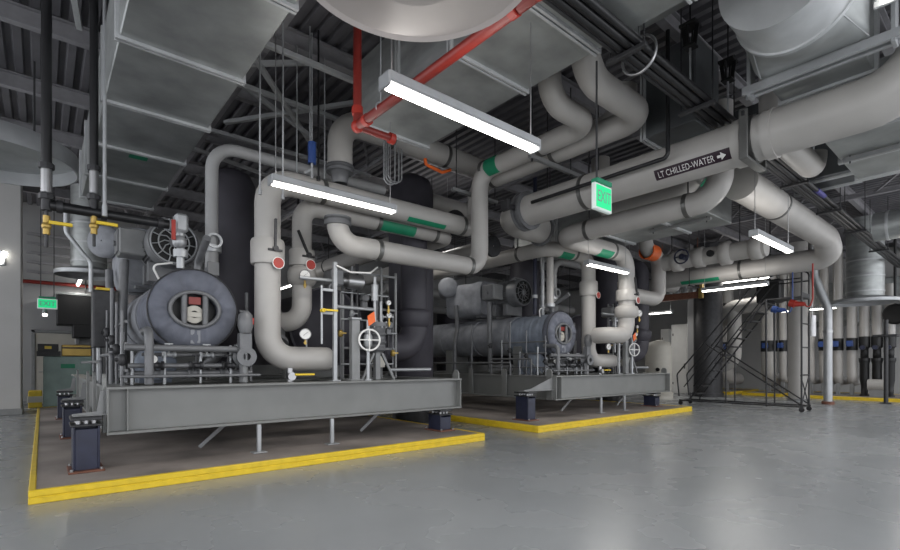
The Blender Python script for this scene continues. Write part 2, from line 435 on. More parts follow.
# ------------------------------------------------------------------ pendant lights
def light(x0, y0, z, L, run, label, e=15, up=8, tops=(6.12, 6.12)):
    t = thing('pendant_light', (x0 + (L/2 if run == 'x' else 0), y0 + (L/2 if run == 'y' else 0), z), label, 'light fixture', 'linear pendant lights')
    c = WL[t.name]; a = Vector((1,0,0)) if run == 'x' else Vector((0,1,0)); s = Vector((a.y, a.x, 0)); u = Vector((0,0,1))
    MB().obox(c + u*.055, a, s, u, Vector((L/2, .07, .042)), .012).build('housing', 'zinc', t)
    MB().obox(c - u*.005, a, s, u, Vector((L/2 - .015, .034, .02)), .012).build('diffuser', 'tube', t)
    for k in (-1, 1):
        top = tops[0] if k < 0 else tops[1]
        p = c + a*(k*(L/2 - .06))
        MB().cyl(p + u*.08, Vector((p.x, p.y, top)), .006, n=8).build('suspension_rod', 'steel', t)
        MB().obox(c + a*(k*(L/2)) + u*.03, a, s, u, Vector((.012, .072, .055)), .006).build('end_cap', 'zinc', t)
    ld = D.lights.new('lamp', 'AREA'); ld.shape = 'RECTANGLE'; ld.size = L*.95; ld.size_y = .08; ld.energy = e; ld.color = (1, .97, .93)
    lo = D.objects.new('lamp', ld); COL.objects.link(lo); lo.parent = t; lo.location = (0, 0, -.04)
    if run == 'y': lo.rotation_euler = (0, 0, PI/2)
    if up:  # added upward lamp to brighten the roof, no visible part of the fixture
        ld = D.lights.new('uplight_fill', 'AREA'); ld.shape = 'RECTANGLE'; ld.size = L*.95; ld.size_y = .08; ld.energy = up; ld.color = (1, .97, .93)
        lo = D.objects.new('uplight_fill', ld); COL.objects.link(lo); lo.parent = t; lo.location = (0, 0, .105); lo.rotation_euler = (PI, 0, PI/2 if run == 'y' else 0)
    return t
light(1.97, 3.1, 3.4, 1.73, 'x', 'long white linear light hanging right below the red sprinkler pipe', tops=(6.12, 4.62))
light(2.02, 5.62, 3.4, 1.70, 'x', 'white linear light hanging over the pipe elbows of the nearer chiller', tops=(6.12, 4.62))
light(8.75, 5.93, 3.4, 1.60, 'x', 'linear light hanging in front of the farther chiller risers', tops=(6.12, 4.16), up=2)
light(8.85, 2.84, 3.4, 1.85, 'x', 'linear light hanging under the pipe elbows at right', tops=(4.45, 4.45))
light(15.9, 1.85, 3.5, 1.7, 'x', 'small distant linear light under the right drum diffuser')
light(14.6, 4.35, 3.4, 1.65, 'y', 'distant linear light seen above the rolling ladder')
light(21.6, 4.3, 3.3, 1.7, 'y', 'small distant linear light over the right end of the pump row')
light(21.2, 6.2, 4.6, 1.7, 'y', 'added linear fill light hidden by the fattest pipe above the pump row')  # unseen fixture added to brighten the pump row
light(19.5, 9.2, 3.4, 1.7, 'y', 'short distant linear light beside the white cabinets')
for x, y, lb in ((2.0, .5, 'added linear fill light out of view nearest behind the camera'), (8.85, .2, 'added linear fill light out of view right of the camera'), (-4.9, 3.1, 'added linear fill light out of view left of the grey drum diffuser'),
              (-4.9, .3, 'added linear fill light out of view at far left behind the camera'), (15.8, -.6, 'added linear fill light out of view beyond the right edge'), (2.0, -2.6, 'added linear fill light out of view farthest behind the camera'), (8.85, -2.6, 'added linear fill light out of view behind the camera at right'),
              (19.8, 1.0, 'added linear fill light hidden past the right edge of the room')):
    light(x, y, 3.4, 1.73, 'x', lb, tops=(4.25, 4.25) if (x, y) == (8.85, .2) else (6.12, 4.62 if x == 2.0 else 6.12))  # unseen pendants added to raise the brightness of the room
for x, y, lb in ((.9, 18.6, 'added linear fill light hidden behind the left drum diffuser'), (6.3, 15.2, 'added linear fill light hidden deep between the two chillers'), (8.05, 9.6, 'linear light hidden between the two chillers'), (17.4, 9.8, 'added linear fill light hidden beyond the ladder'), (15.2, 14.2, 'added linear fill light hidden beyond the farther chiller')):
    light(x, y, 4.9 if y < 10 and x < 10 else 3.9, 1.7, 'y', lb)  # added to brighten the depth, save the visible strip between the chillers

# ------------------------------------------------------------------ exit signs
def exit_sign(x, y, z, w, h, rodz, label, spot=False):
    t = thing('exit_sign', (x, y, z), label, 'exit sign')
    MB().box((x-w/2, y, z), (x+w/2, y+.05, z+h), .008).build('sign_case', 'exit_border', t)
    MB().box((x-w/2+.022, y-.004, z+.028), (x+w/2-.022, y+.002, z+h-.022), .001).build('sign_face', 'exit_green', t)
    vs, fs = text_mesh('EXIT', h*.62)
    xs = [v.x for v in vs]; k = (w*.76)/(max(xs)-min(xs))
    MB().add([(x + v.x*k, y - .006, z + h*.5 + v.y*1.0) for v in vs], fs).build('lettering', 'pale_green', t)
    MB().box((x-w*.42, y-.02, z+h), (x+w*.42, y+.07, z+h+.05), .006).build('mounting_canopy', 'green', t)
    if not spot: MB().cyl((x - w*.3, y+.025, z+h+.04), (x - w*.3, y+.025, rodz), .011, n=10).build('hanging_rod', 'dark_iron', t)
    if spot:
        for k in (-1, 1): MB().cyl((x+k*.13, y+.03, z+h+.04), (x+k*.13, y+.03, rodz), .01, n=8).build('hanging_rod', 'dark_iron', t)
        MB().cyl((x-.05, y+.03, z-.02), (x-.05, y-.05, z-.16), .045, .06).build('lamp_head', 'zinc', t)
        MB().cyl((x-.05, y-.05, z-.16), (x-.05, y-.053, z-.165), .05).build('lamp_lens', 'spot', t)
    return t
exit_sign(4.72, 2.98, 2.98, .33, .29, 4.6, 'green EXIT sign hanging below the end of the strut trapeze')
exit_sign(.1, 16, 2.7, .4, .26, 6.12, 'small distant green EXIT sign with a lit emergency lamp', True)
w = thing('wall_lamp', (-.42, 16.5, 3.72), 'small lit lamp on the white column at the left edge', 'light fixture')
p = at(2, 257, y=16.55); WL[w.name] = p; w.location = p
MB().box(p + Vector((-.06, 0, -.2)), p + Vector((.06, .06, .16)), .01).build('lamp_bracket', 'zinc', w)
MB().obox(p + Vector((0, -.03, -.02)), Vector((.92, 0, -.38)), Vector((0,1,0)), Vector((.38, 0, .92)), Vector((.05, .03, .17)), .02).build('diffuser', 'tube', w)
# ------------------------------------------------------------------ one chiller skid with its machines; built twice, 8.05 m apart
def gauge(x, y, z, r, label, stem=.16):
    t = thing('pressure_gauge', (x, y, z - r - stem), label, 'gauge', 'dial gauges')
    c = Vector((x, y, z)); f = Vector((-.25, -1, 0)).normalized()
    MB().lathe(c, f, [(-.03, .001), (-.03, r*.9), (-.03, r*.9), (.02, r), (.02, r), (.026, r*.9), (.026, r*.9), (.012, r*.86)], 24).build('case', 'steel', t)
    df = MB().cyl(c + f*.01, c + f*.015, r*.86, n=24).build('dial_face', 'white', t)
    s = Vector((f.y, -f.x, 0))
    MB().bar(c + f*.018 - s*r*.5 + Vector((0,0,r*.45)), c + f*.018 + s*r*.35 - Vector((0,0,r*.3)), .012, .003).build('needle', 'black', df)
    MB().cyl(c - Vector((0,0,r*.9)), c - Vector((0,0,r + stem)), .014, n=10).cyl(c - Vector((0,0,r + stem*.45)), c - Vector((0,0,r + stem*.8)), .026, n=8).build('connection_stem', 'brass', t)
    return t

def chiller(dx, who):
    X = lambda x, y, z: Vector((x + dx, y, z))
    near = dx == 0
    # ---- steel skid
    t = thing('steel_skid', X(3.2, 6.6, .5), 'grey welded I-beam skid carrying the %s chiller' % who, 'skid', 'chiller skids')
    z0, h = .5, .54
    m = MB().ibeam(X(.55, 6.73, z0), X(5.84, 6.73, z0), h, .26, .03, .02)
    m.box(X(.552, 6.6, z0+.03), X(.572, 6.72, z0+h-.03)).box(X(.74, 6.6, z0+.03), X(.755, 6.72, z0+h-.03)).box(X(5.81, 6.6, z0+.03), X(5.83, 6.72, z0+h-.03))
    m.build('front_beam', 'skid_paint', t)
    for xx in (.68, 5.71): MB().ibeam(X(xx, 6.87, z0), X(xx, 15.6, z0), h, .25, .03, .02).build('side_beam', 'skid_paint', t)
    for yy in (8.6, 10.8, 13.0, 15.5): MB().ibeam(X(.8, yy, z0), X(5.58, yy, z0), h-.02, .2, .025, .018).build('cross_beam', 'skid_paint', t)
    for xx in (2.2, 3.9): MB().ibeam(X(xx, 6.87, z0+.1), X(xx, 8.5, z0+.1), h-.12, .16, .02, .014).build('cross_beam', 'skid_paint', t)
    def lug(x, y, nrm):
        u = Vector((0, 1, 0)) if nrm == 'x' else Vector((1, 0, 0))
        n = Vector((1, 0, 0)) if nrm == 'x' else Vector((0, 1, 0))
        c = X(x, y, 0); pts = []
        for k in range(9):
            a = PI*k/8; pts.append(c + u*(.08*math.cos(a)) + Vector((0, 0, z0+h+.07 + .08*math.sin(a))))
        pts += [c - u*.08 + Vector((0,0,z0+.02)), c + u*.08 + Vector((0,0,z0+.02))]
        MB().prism(pts, n*.03).torus(c + n*.015 + Vector((0,0,z0+h+.07)), n, .035, .012, 16, 6).build('lifting_lug', 'skid_paint', t)
    for yy in (6.78, 8.15, 9.35, 12.2): lug(.525, yy, 'x')
    lug(5.86, 6.8, 'x')
    # posts below the front beam
    for xx in (2.2, 3.25):
        MB().box(X(xx-.025, 6.52, .138), X(xx+.025, 6.57, z0)).box(X(xx-.09, 6.48, .125), X(xx+.09, 6.62, .14)).build('drain_support', 'zinc', t)
    for xx in (1.9, 4.4):
        MB().bar(X(xx-.25, 7.3, .16), X(xx+.1, 7.2, z0), .05, .05).build('brace', 'grey_paint', t)
    # ---- spring isolators
    def iso(x, y, top, label, reach):
        q = thing('spring_isolator', X(x, y, .12), label, 'vibration isolator', 'spring isolators under the skids')
        MB().box(X(x-.16, y-.24, .1235), X(x+.16, y+.24, .145)).build('base_plate', 'rust', q)
        m = MB().box(X(x-.12, y-.17, .145), X(x-.10, y+.17, top-.09)).box(X(x+.10, y-.17, .145), X(x+.12, y+.17, top-.09))
        m.box(X(x-.10, y-.02, .145), X(x+.10, y+.02, top-.09)).box(X(x-.10, y-.17, .145), X(x+.1, y-.15, top-.13))
        m.build('housing', 'navy', q)
        for a in (-.07, .0, .07):
            for b in (-.11, .1): MB().cyl(X(x+a, y+b, top-.1), X(x+a, y+b, top-.03), .024, n=10).build('spring_cap', 'steel', q)
        MB().box(X(x-.14, y-.2, top-.1), X(x+.14, y+.2, top-.075)).box(X(x-.14, y-.2, top-.035), X(x+.14, y+.2, top)).build('load_plate', 'dark_iron', q)
        for a in (-.13, .13):
            for b in (-.21, .21): MB().cyl(X(x+a, y+b, .145), X(x+a, y+b, .17), .018, n=6).build('anchor_bolt', 'steel', q)
        if reach:
            for b in (-.06,):
                pts = [X(x-.12, y+b, top), X(x+.12, y+b, top), X(.56, y+b, top-.16), X(.56, y+b, z0+h-.02), X(x+.2 if x > 0 else x+.3, y+b, top+.12)]
                MB().prism([X(x-.12, y+b, top+.003), X(.555, y+b, top+.003), X(.555, y+b, z0+h-.03), X(.50, y+b, z0+h-.05), X(x+.10, y+b, top+.05), X(x-.12, y+b, top+.03)], (0, .025, 0)).box(X(x-.12, y-.1, top+.003), X(.555, y+.1, top+.017)).build('bracket', 'grey_paint', t)
    ix = .37 if near else -.28
    for yy, w in ((6.76, 'front left corner'), (9.9, 'second position along the left side'), (13.4, 'rear of the left side')):
        iso(ix, yy, .72, 'navy spring isolator at the %s of the %s skid' % (w, who), True)
    iso(5.42 if near else 4.98, 6.72, z0, 'navy spring isolator under the right end of the %s skid' % who, False)

    # ---- lagged oil separator barrel, end facing the aisle
    bx, bz = 1.57, 2.03
    n = 72
    def ell(rx, rz, y, wob=0, seed=0, sag=0.0, pl=0.0):
        out = []
        for i in range(n):
            a = 2*PI*i/n
            k = 1 + wob*(.55*math.sin(11*a+seed) + .35*math.sin(17*a+seed*2.3) + .3*math.sin(5*a - seed) + .4*max(0, math.sin(-a))*math.sin(23*a+seed))
            yy = y - pl*(.6*abs(math.sin(4.5*a+.4))**6 + .45*abs(math.sin(3.1*a+1.1))**8 + .3*math.sin(19*a))
            out.append(X(bx + rx*k*math.cos(a), yy, bz + rz*k*math.sin(a) - sag))
        return out
    t = thing('insulated_vessel', X(bx, 7.15, bz-.55), 'horizontal grey barrel in a quilted insulation blanket on the %s chiller' % who, 'vessel', 'blanketed barrels')
    R = .545
    cap = [ell(.29, .225, 7.30), ell(.30, .235, 7.19, .004, 1), ell(.325, .258, 7.18, .006, 2, 0, .012), ell(.36, .30, 7.165, .008, 2, 0, .032), ell(.40, .35, 7.155, .01, 3, 0, .042), ell(.44, .405, 7.155, .010, 3.5, 0, .042), ell(.48, .465, 7.165, .010, 4, 0, .03), ell(R-.03, R-.03, 7.19, .008, 5, 0, .008), ell(R-.004, R-.004, 7.23, .008, 6), ell(R+.01, R+.01, 7.28, .012, 6), ell(R+.006, R+.006, 7.36, .012, 8), ell(R-.03, R-.03, 7.40, .004, 6), ell(R-.08, R-.08, 7.405)]
    be = MB().rings(cap[::-1], True, False, False).build('blanket_end', 'fabric', t)
    rp = MB().rings([ell(.285, .22, 7.32), ell(.284, .219, 7.325)], True, True, True).build('recess_plate', 'black', t)
    ringp = [X(bx + .30*math.cos(2*PI*i/48), 7.165, bz + .235*math.sin(2*PI*i/48)) for i in range(49)]
    MB().sweep(ringp, .028, 10, False).build('opening_rim', 'machine_grey', be)
    for k in (-.13, .13):
        MB().cyl(X(bx+k, 7.19, bz-.225), X(bx+k, 7.19, bz+.225), .038, n=14).cyl(X(bx+k, 7.165, bz), X(bx+k, 7.14, bz), .02, n=8).build('clamp_bar', 'machine_grey', t)
    MB().lathe(X(bx, 7.31, bz-.06), (0,-1,0), [(0, .12), (.09, .12), (.09, .12), (.1, .05)], 20).box(X(bx-.09, 7.20, bz-.10), X(bx+.09, 7.3, bz-.03)).build('sight_port', 'cream', rp)
    MB().box(X(bx-.075, 7.19, bz+.07), X(bx+.075, 7.2, bz+.17)).build('warning_sticker', 'red', rp)
    MB().box(X(bx-.06, 7.17, bz-.46), X(bx-.01, 7.155, bz-.27), .004).box(X(bx+.02, 7.168, bz-.45), X(bx+.06, 7.155, bz-.28), .004).build('lacing_strap', 'fabric_grey', be)
    MB().sweep([X(bx + (R+.004)*math.cos(2*PI*i/64), 7.225, bz + (R+.004)*math.sin(2*PI*i/64)) for i in range(65)], .010, 6, False).build('seam_piping', 'dark_iron', be)
    # front blanket with seams and slack folds, then the rear blanket
    body = []
    y = 7.30
    for k in range(40):
        s = k/39; yy = 7.395 + 1.165*s
        groove = -.022*math.exp(-((s-.33)/.015)**2) - .022*math.exp(-((s-.66)/.015)**2) - .05*math.exp(-((s-1)/.02)**2)
        rr = .485 + groove + .012*abs(math.sin(s*22)) - (.05 if k == 0 else 0)
        body.append(ell(rr, rr, yy, .012, 1.5*s*6))
    MB().rings(body, True, False, False).build('front_blanket', 'fabric_blue_lifted' if not near else 'fabric', t)  # one fabric; farther copy painted lighter for the light it lacks
    body = []
    for k in range(46):
        s = k/45; yy = 8.6 + 3.6*s
        groove = sum(-.03*math.exp(-((s-q)/.008)**2) for q in (.16, .36, .58, .8)) - .06*math.exp(-((s)/.01)**2)
        rr = .51 + groove + .005*math.sin(s*90)
        body.append(ell(rr, rr, yy, .006, 2 + 4*s))
    MB().rings(body, True, False, False).lathe(X(bx, 12.2, bz), (0,1,0), [(0, .5), (.12, .42), (.18, .2), (.19, .01)], 48).build('rear_blanket', 'fabric_grey', t)
    for yy in (8.57, 9.9, 11.3):
        MB().band(X(bx, yy, bz), (0,1,0), .50, .09, .018, 48).build('buckle_strap', 'fabric_grey', t)
    for yy in (8.3, 11.0):
        m = MB().box(X(bx-.36, yy-.02, z0+h), X(bx+.36, yy+.02, bz-.42)).box(X(bx-.40, yy-.14, z0+h), X(bx-.36, yy+.14, bz-.28)).box(X(bx+.36, yy-.14, z0+h), X(bx+.40, yy+.14, bz-.28)).box(X(bx-.45, yy-.16, z0+h-.002), X(bx+.45, yy+.16, z0+h+.02))
        m.build('saddle', 'skid_paint', t)
    MB().tube([X(bx-.35, 7.6, bz+.42), X(bx-.45, 7.55, bz+.6), X(bx-.2, 7.55, bz+.66)], .014, .06, 8).build('drawstring', 'white', t)

    # ---- motor over the barrel, cooling fan toward the aisle
    mx, mz = 1.55, 3.17
    t = thing('electric_motor', X(mx, 8.4, 2.6), 'finned grey electric motor with spoked fan guard on the %s chiller' % who, 'motor', 'compressor motors')
    MB().lathe(X(mx, 8.42, mz), (0,1,0), [(0, .30), (0, .345), (0, .345), (.05, .36), (.30, .36), (.30, .36), (.30, .33), (.30, .33), (.80, .33), (.80, .33), (.80, .36), (.80, .36), (.93, .35), (.93, .35), (.95, .1)], 48).build('housing', 'machine_grey', t)
    m = MB()
    for k in range(40):
        a = 2*PI*k/40; d = Vector((math.cos(a), 0, math.sin(a)))
        m.bar(X(mx, 8.73, mz) + d*.34, X(mx, 9.22, mz) + d*.34, .010, .045, up=d)
    m.build('cooling_fin', 'machine_grey', t)
    MB().cyl(X(mx, 8.47, mz), X(mx, 8.48, mz), .30, n=36).build('fan_backing', 'black', t)
    m = MB()
    for k in range(11):
        a = 2*PI*k/11 + .2; d = Vector((math.cos(a), 0, math.sin(a))); e = Vector((math.cos(a+.28), 0, math.sin(a+.28)))
        m.sweep([X(mx, 8.415, mz) + d*.05, X(mx, 8.405, mz) + d*.13, X(mx, 8.41, mz) + e*.22, X(mx, 8.42, mz) + e*.315], .009, 6)
    for r in (.315, .21): m.torus(X(mx, 8.415, mz), (0,1,0), r, .011, 40, 6)
    fg = m.build('fan_guard', 'zinc' if near else 'machine_grey', t)
    MB().lathe(X(mx, 8.42, mz), (0,-1,0), [(0, .075), (.03, .07), (.03, .07), (.045, .01)], 24).build('fan_hub', 'machine_grey', fg)
    tb = MB().box(X(mx-.66, 8.85, mz-.18), X(mx-.3, 9.3, mz+.22), .02).build('terminal_box', 'grey_paint', t)
    MB().box(X(mx-.68, 8.89, mz-.15), X(mx-.66, 9.26, mz+.19), .006).cyl(X(mx-.68, 9.08, mz), X(mx-.71, 9.08, mz), .04, n=12).build('terminal_cover', 'machine_grey', tb)
    for yy in (8.8, 9.2): MB().box(X(mx-.3, yy-.07, 2.585), X(mx+.3, yy+.08, mz-.28)).build('foot', 'machine_grey', t)
    MB().box(X(mx-.14, 8.58, mz+.34), X(mx+.14, 8.72, mz+.40)).torus(X(mx, 9.1, mz+.38), (1,0,0), .05, .014, 16, 6).build('lifting_eye', 'machine_grey', t)
    MB().box(X(mx-.36, 8.95, mz+.16), X(mx-.34, 9.3, mz+.2), .002).build('nameplate', 'white', t)

    # ---- compressor in its fabric box, with round head
    t = thing('compressor_housing', X(1.5, 10.5, 2.55), 'boxy fabric-lagged compressor behind the motor of the %s chiller' % who, 'compressor', 'lagged compressors')
    rr = []
    for k in range(17):
        s = k/16; yy = 9.5 + 1.45*s; ring = []
        for i in range(40):
            a = 2*PI*i/40; c, sn = math.cos(a), math.sin(a)
            q = (abs(c)**6 + abs(sn)**6)**(-1/6)
            w = 1 + .018*math.sin(7*a + 5*s) + .014*math.sin(13*s + 3*a) - (.06 if k in (0, 16) else 0)
            ring.append(X(1.5 + .5*q*c*w, yy, 3.1 + .48*q*sn*w))
        rr.append(ring)
    MB().rings(rr).build('fabric_cover', 'fabric_grey', t)
    MB().lathe(X(.93, 10.75, 3.5), (-.6,-.8,0), [(-.9, .24), (.1, .26), (.1, .29), (.1, .29), (.16, .28), (.2, .2), (.21, .01)], 32).build('suction_head', 'fabric_grey', t)
    for yy in (9.75, 10.6): MB().box(X(1.2, yy-.1, 2.585), X(1.8, yy+.1, 2.7)).build('foot', 'machine_grey', t)

    # ---- black evaporator and vertical vessels
    t = thing('evaporator_vessel', X(4.2, 8.1, .95), 'large black foam-insulated horizontal shell of the %s chiller' % who, 'vessel', 'black evaporator shells')
    MB().lathe(X(4.15, 8.3, 2.0), (0,1,0), [(0, .01), (.02, .4), (.10, .62), (.22, .72), (.22, .72), (.22, .76), (.22, .76), (.32, .76), (.32, .76), (.32, .72), (6.8, .72), (7.0, .5), (7.05, .01)], 48).build('shell', 'black_foam', t)
    for yy in (9.2, 12.6): MB().box(X(3.55, yy-.05, z0+h-.01), X(4.75, yy+.05, 1.55)).build('saddle', 'skid_paint', t)
    t = thing('vertical_vessel', X(2.62, 9.3, 1.02), 'tall black insulated upright vessel beside the motor of the %s chiller' % who, 'vessel', 'black upright vessels')
    MB().lathe(X(2.62, 9.3, 1.3), (0,0,1), [(0, .3), (.1, .42), (3.25, .42), (3.42, .34), (3.5, .18), (3.52, .01)], 40).build('shell', 'black_foam', t)
    for a in (.6, 2.7, 4.8): MB().bar(X(2.62+.3*math.cos(a), 9.3+.3*math.sin(a), z0+h), X(2.62+.3*math.cos(a), 9.3+.3*math.sin(a), 1.45), .08, .08).build('support_leg', 'skid_paint', t)
    t = thing('surge_drum', X(6.35, 8.9, 0), 'wide black insulated standing drum at the right rear of the %s chiller' % who, 'vessel', 'black surge drums')
    MB().lathe(X(6.35, 8.9, .9), (0,0,1), [(0, .3), (.12, .5), (4.3, .5), (4.5, .42), (4.62, .2), (4.63, .01)], 44).build('shell', 'black_foam', t)
    MB().lathe(X(6.35, 8.9, 0), (0,0,1), [(0, .46), (.02, .46), (.02, .42), (.95, .40)], 32).build('skirt', 'dark_iron', t)

    # ---- black suction pipe with the big elbow
    sx = 5.78 if near else 6.72
    t = tag(MB().tube([X(6.0 if near else 6.7, 8.45 if near else 8.3, 4.45), X(sx, 8.0, 4.45), X(sx, 8.0, 1.62), X(sx-.9, 8.0, 1.62)], .27, .42, 36, seg=12).build('suction_pipe', 'black_foam', origin=X(sx, 8.0, 1.35)), 'thick black insulated pipe with bottom elbow on the %s chiller' % who, 'pipe', 'black suction pipes')
    MB().lathe(X(sx, 8.0, 2.2), (0,0,1), [(-.16, .27), (-.1, .33), (.1, .35), (.16, .34), (.2, .27)], 36).build('coupling_sleeve', 'black_foam', t)
    t2 = tag(MB().tube([X(4.78, 7.58, 1.42), X(4.2, 7.58, 1.42)], .14, .2, 20).build('drain_leg_pipe', 'black_foam'), 'short black horizontal stub near the black elbow of the %s chiller' % who, 'pipe', 'black suction stubs')
    MB().band(X(4.4, 7.58, 1.42), (1,0,0), .14, .08, .02).build('pipe_clamp', 'band', t2)
    MB().bar(X(4.5, 7.58, z0+h), X(4.5, 7.58, 1.3), .06, .06).build('stand', 'skid_paint', t2)

    # ---- tall grey relief pipe
    t = tag(MB().tube([X(1.92, 7.75, 2.72), X(1.92, 7.75, 4.55), X(4.9, 7.75, 4.55)] if near else [X(1.92, 7.75, 2.72), X(1.92, 7.75, 3.95), X(3.4, 7.75, 3.95)], .09, .36, 20).build('refrigerant_pipe', 'jacket_grey'), 'slender grey pipe rising beside the motor and bending right, %s chiller' % who, 'pipe', 'grey refrigerant pipes')
    MB().lathe(X(1.92, 7.75, 3.0), (0,0,1), [(-.05, .09), (-.05, .13), (-.05, .13), (.05, .13), (.05, .13), (.05, .09)], 20).lathe(X(1.92, 7.62, 3.1), (0,-1,0), [(0, .11), (.03, .11), (.03, .11), (.03, .08), (.03, .08), (.0, .075)], 20).build('flanged_valve', 'zinc', t)
    MB().box(X(1.84, 7.66, 2.6), X(2.0, 7.84, 2.8)).build('pipe_anchor', 'machine_grey', t)

    # ---- posts, filter, instruments at the right of the front beam
    zt = z0 + h + .001
    t = tag(MB().box(X(3.40, 6.78, zt), X(3.46, 6.84, 2.86)).box(X(3.36, 6.74, zt), X(3.50, 6.88, zt+.015)).build('strut_post', 'zinc'), 'tall slotted strut post on the %s skid front beam' % who, 'post', 'instrument posts')
    for zz in (2.4, 2.05): MB().box(X(3.2, 6.79, zz), X(3.40, 6.83, zz+.045)).build('cross_arm', 'zinc', t)
    MB().cyl(X(3.2, 6.78, 1.6), X(3.2, 6.78, 2.48), .018, n=10).build('tube_branch', 'zinc', t)
    MB().cyl(X(3.2, 6.78, 2.1), X(3.2, 6.7, 2.1), .03, n=10).box(X(3.2, 6.68, 2.09), X(3.42, 6.7, 2.12)).build('yellow_lever', 'yellow', t)
    t = tag(MB().box(X(3.70, 6.76, zt), X(3.84, 6.86, 2.02)).box(X(3.66, 6.72, zt), X(3.88, 6.9, zt+.02)).build('pump_pedestal', 'grey_paint'), 'short square steel pedestal beside the ribbed filter, %s chiller' % who, 'post', 'steel pedestals')
    MB().box(X(3.68, 6.74, 2.0), X(3.86, 6.88, 2.03)).build('top_plate', 'zinc', t)
    t = thing('filter_canister', X(4.28, 6.98, 1.04), 'ribbed grey filter canister on a braced stand, %s chiller' % who, 'filter', 'ribbed filter canisters')
    MB().lathe(X(4.28, 6.98, 1.5), (0,0,1), [(0, .10), (.03, .14), (.03, .14), (.03, .155), (.06, .155), (.06, .14), (.15, .14), (.15, .155), (.18, .155), (.18, .14), (.28, .14), (.28, .155), (.31, .155), (.31, .14), (.42, .14), (.42, .14), (.42, .18), (.42, .18), (.49, .18), (.49, .18), (.49, .06)], 32).build('body', 'machine_grey', t)
    MB().cyl(X(4.24, 6.98, 1.98), X(4.24, 6.98, 2.75), .03, n=10).cyl(X(4.36, 6.98, 1.98), X(4.36, 6.98, 2.35), .025, n=10).cyl(X(4.24, 6.98, 2.35), X(4.24, 6.98, 2.62), .06, n=12).build('outlet_tube', 'zinc', t)
    MB().bar(X(4.28, 6.98, zt), X(4.28, 6.98, 1.5), .09, .09).bar(X(3.98, 6.95, zt), X(4.2, 6.95, 1.48), .04, .04).bar(X(4.6, 6.95, zt), X(4.36, 6.95, 1.48), .04, .04).build('stand', 'grey_paint', t)
    for a in range(8):
        an = 2*PI*a/8; MB().cyl(X(4.28+.16*math.cos(an), 6.98+.16*math.sin(an), 1.9), X(4.28+.16*math.cos(an), 6.98+.16*math.sin(an), 2.01), .012, n=6).build('flange_bolt', 'steel', t)
    # hand wheel on its valve stem
    t = thing('hand_wheel', X(3.95, 6.70, 1.04), 'pale ring hand wheel on an upright stem in front of the %s chiller' % who, 'valve', 'ring hand wheels')
    ax = Vector((-.35, -1, 0)).normalized()
    c = X(3.95, 6.66, 1.68)
    MB().torus(c, ax, .165, .015, 28, 8).build('wheel_rim', 'white', t)
    s = Vector((ax.y, -ax.x, 0))
    MB().bar(c - s*.16, c + s*.16, .018, .018).bar(c - Vector((0,0,.16)), c + Vector((0,0,.16)), .018, .018).cyl(c, c - ax*.07, .025, n=10).build('wheel_spoke', 'white', t)
    MB().cyl(X(3.97, 6.74, zt), X(3.97, 6.74, 2.0), .03, n=12).lathe(X(3.97, 6.74, 1.55), (0,0,1), [(0, .03), (.05, .07), (.2, .07), (.25, .03)], 16).cyl(X(3.97,6.74,zt), X(3.97,6.74,zt+.02), .07, n=12).build('valve_stem', 'zinc', t)
    MB().prism([X(3.95, 6.68, 1.9), X(4.07, 6.68, 1.98), X(4.05, 6.68, 2.14), X(3.93, 6.68, 2.06)], (0, .012, 0)).build('valve_tag', 'orange', t)
    gauge(2.96 + dx, 6.82, 1.74, .085, 'white dial gauge standing on the low pipe elbow, %s chiller' % who, .07)
    gauge(4.47 + dx, 6.9, 2.12, .05, 'small white dial gauge beside the ribbed filter, %s chiller' % who, .14)
    gauge(4.42 + dx, 6.84, 2.32, .045, 'small upper dial gauge above the ribbed filter, %s chiller' % who, .14)
    # small ball valve under the elbow, yellow lever
    t = thing('drain_valve', X(2.78, 6.9, 1.05), 'small drain valve with yellow lever under the low elbow, %s chiller' % who, 'valve', 'drain valves')
    MB().cyl(X(2.78, 6.95, 1.04), X(2.78, 6.95, 1.24), .05, n=14).cyl(X(2.78, 6.86, 1.12), X(2.78, 6.95, 1.12), .06, n=12).build('valve_body', 'steel', t)
    MB().box(X(2.82, 6.84, 1.13), X(3.12, 6.87, 1.16)).build('lever', 'yellow', t)
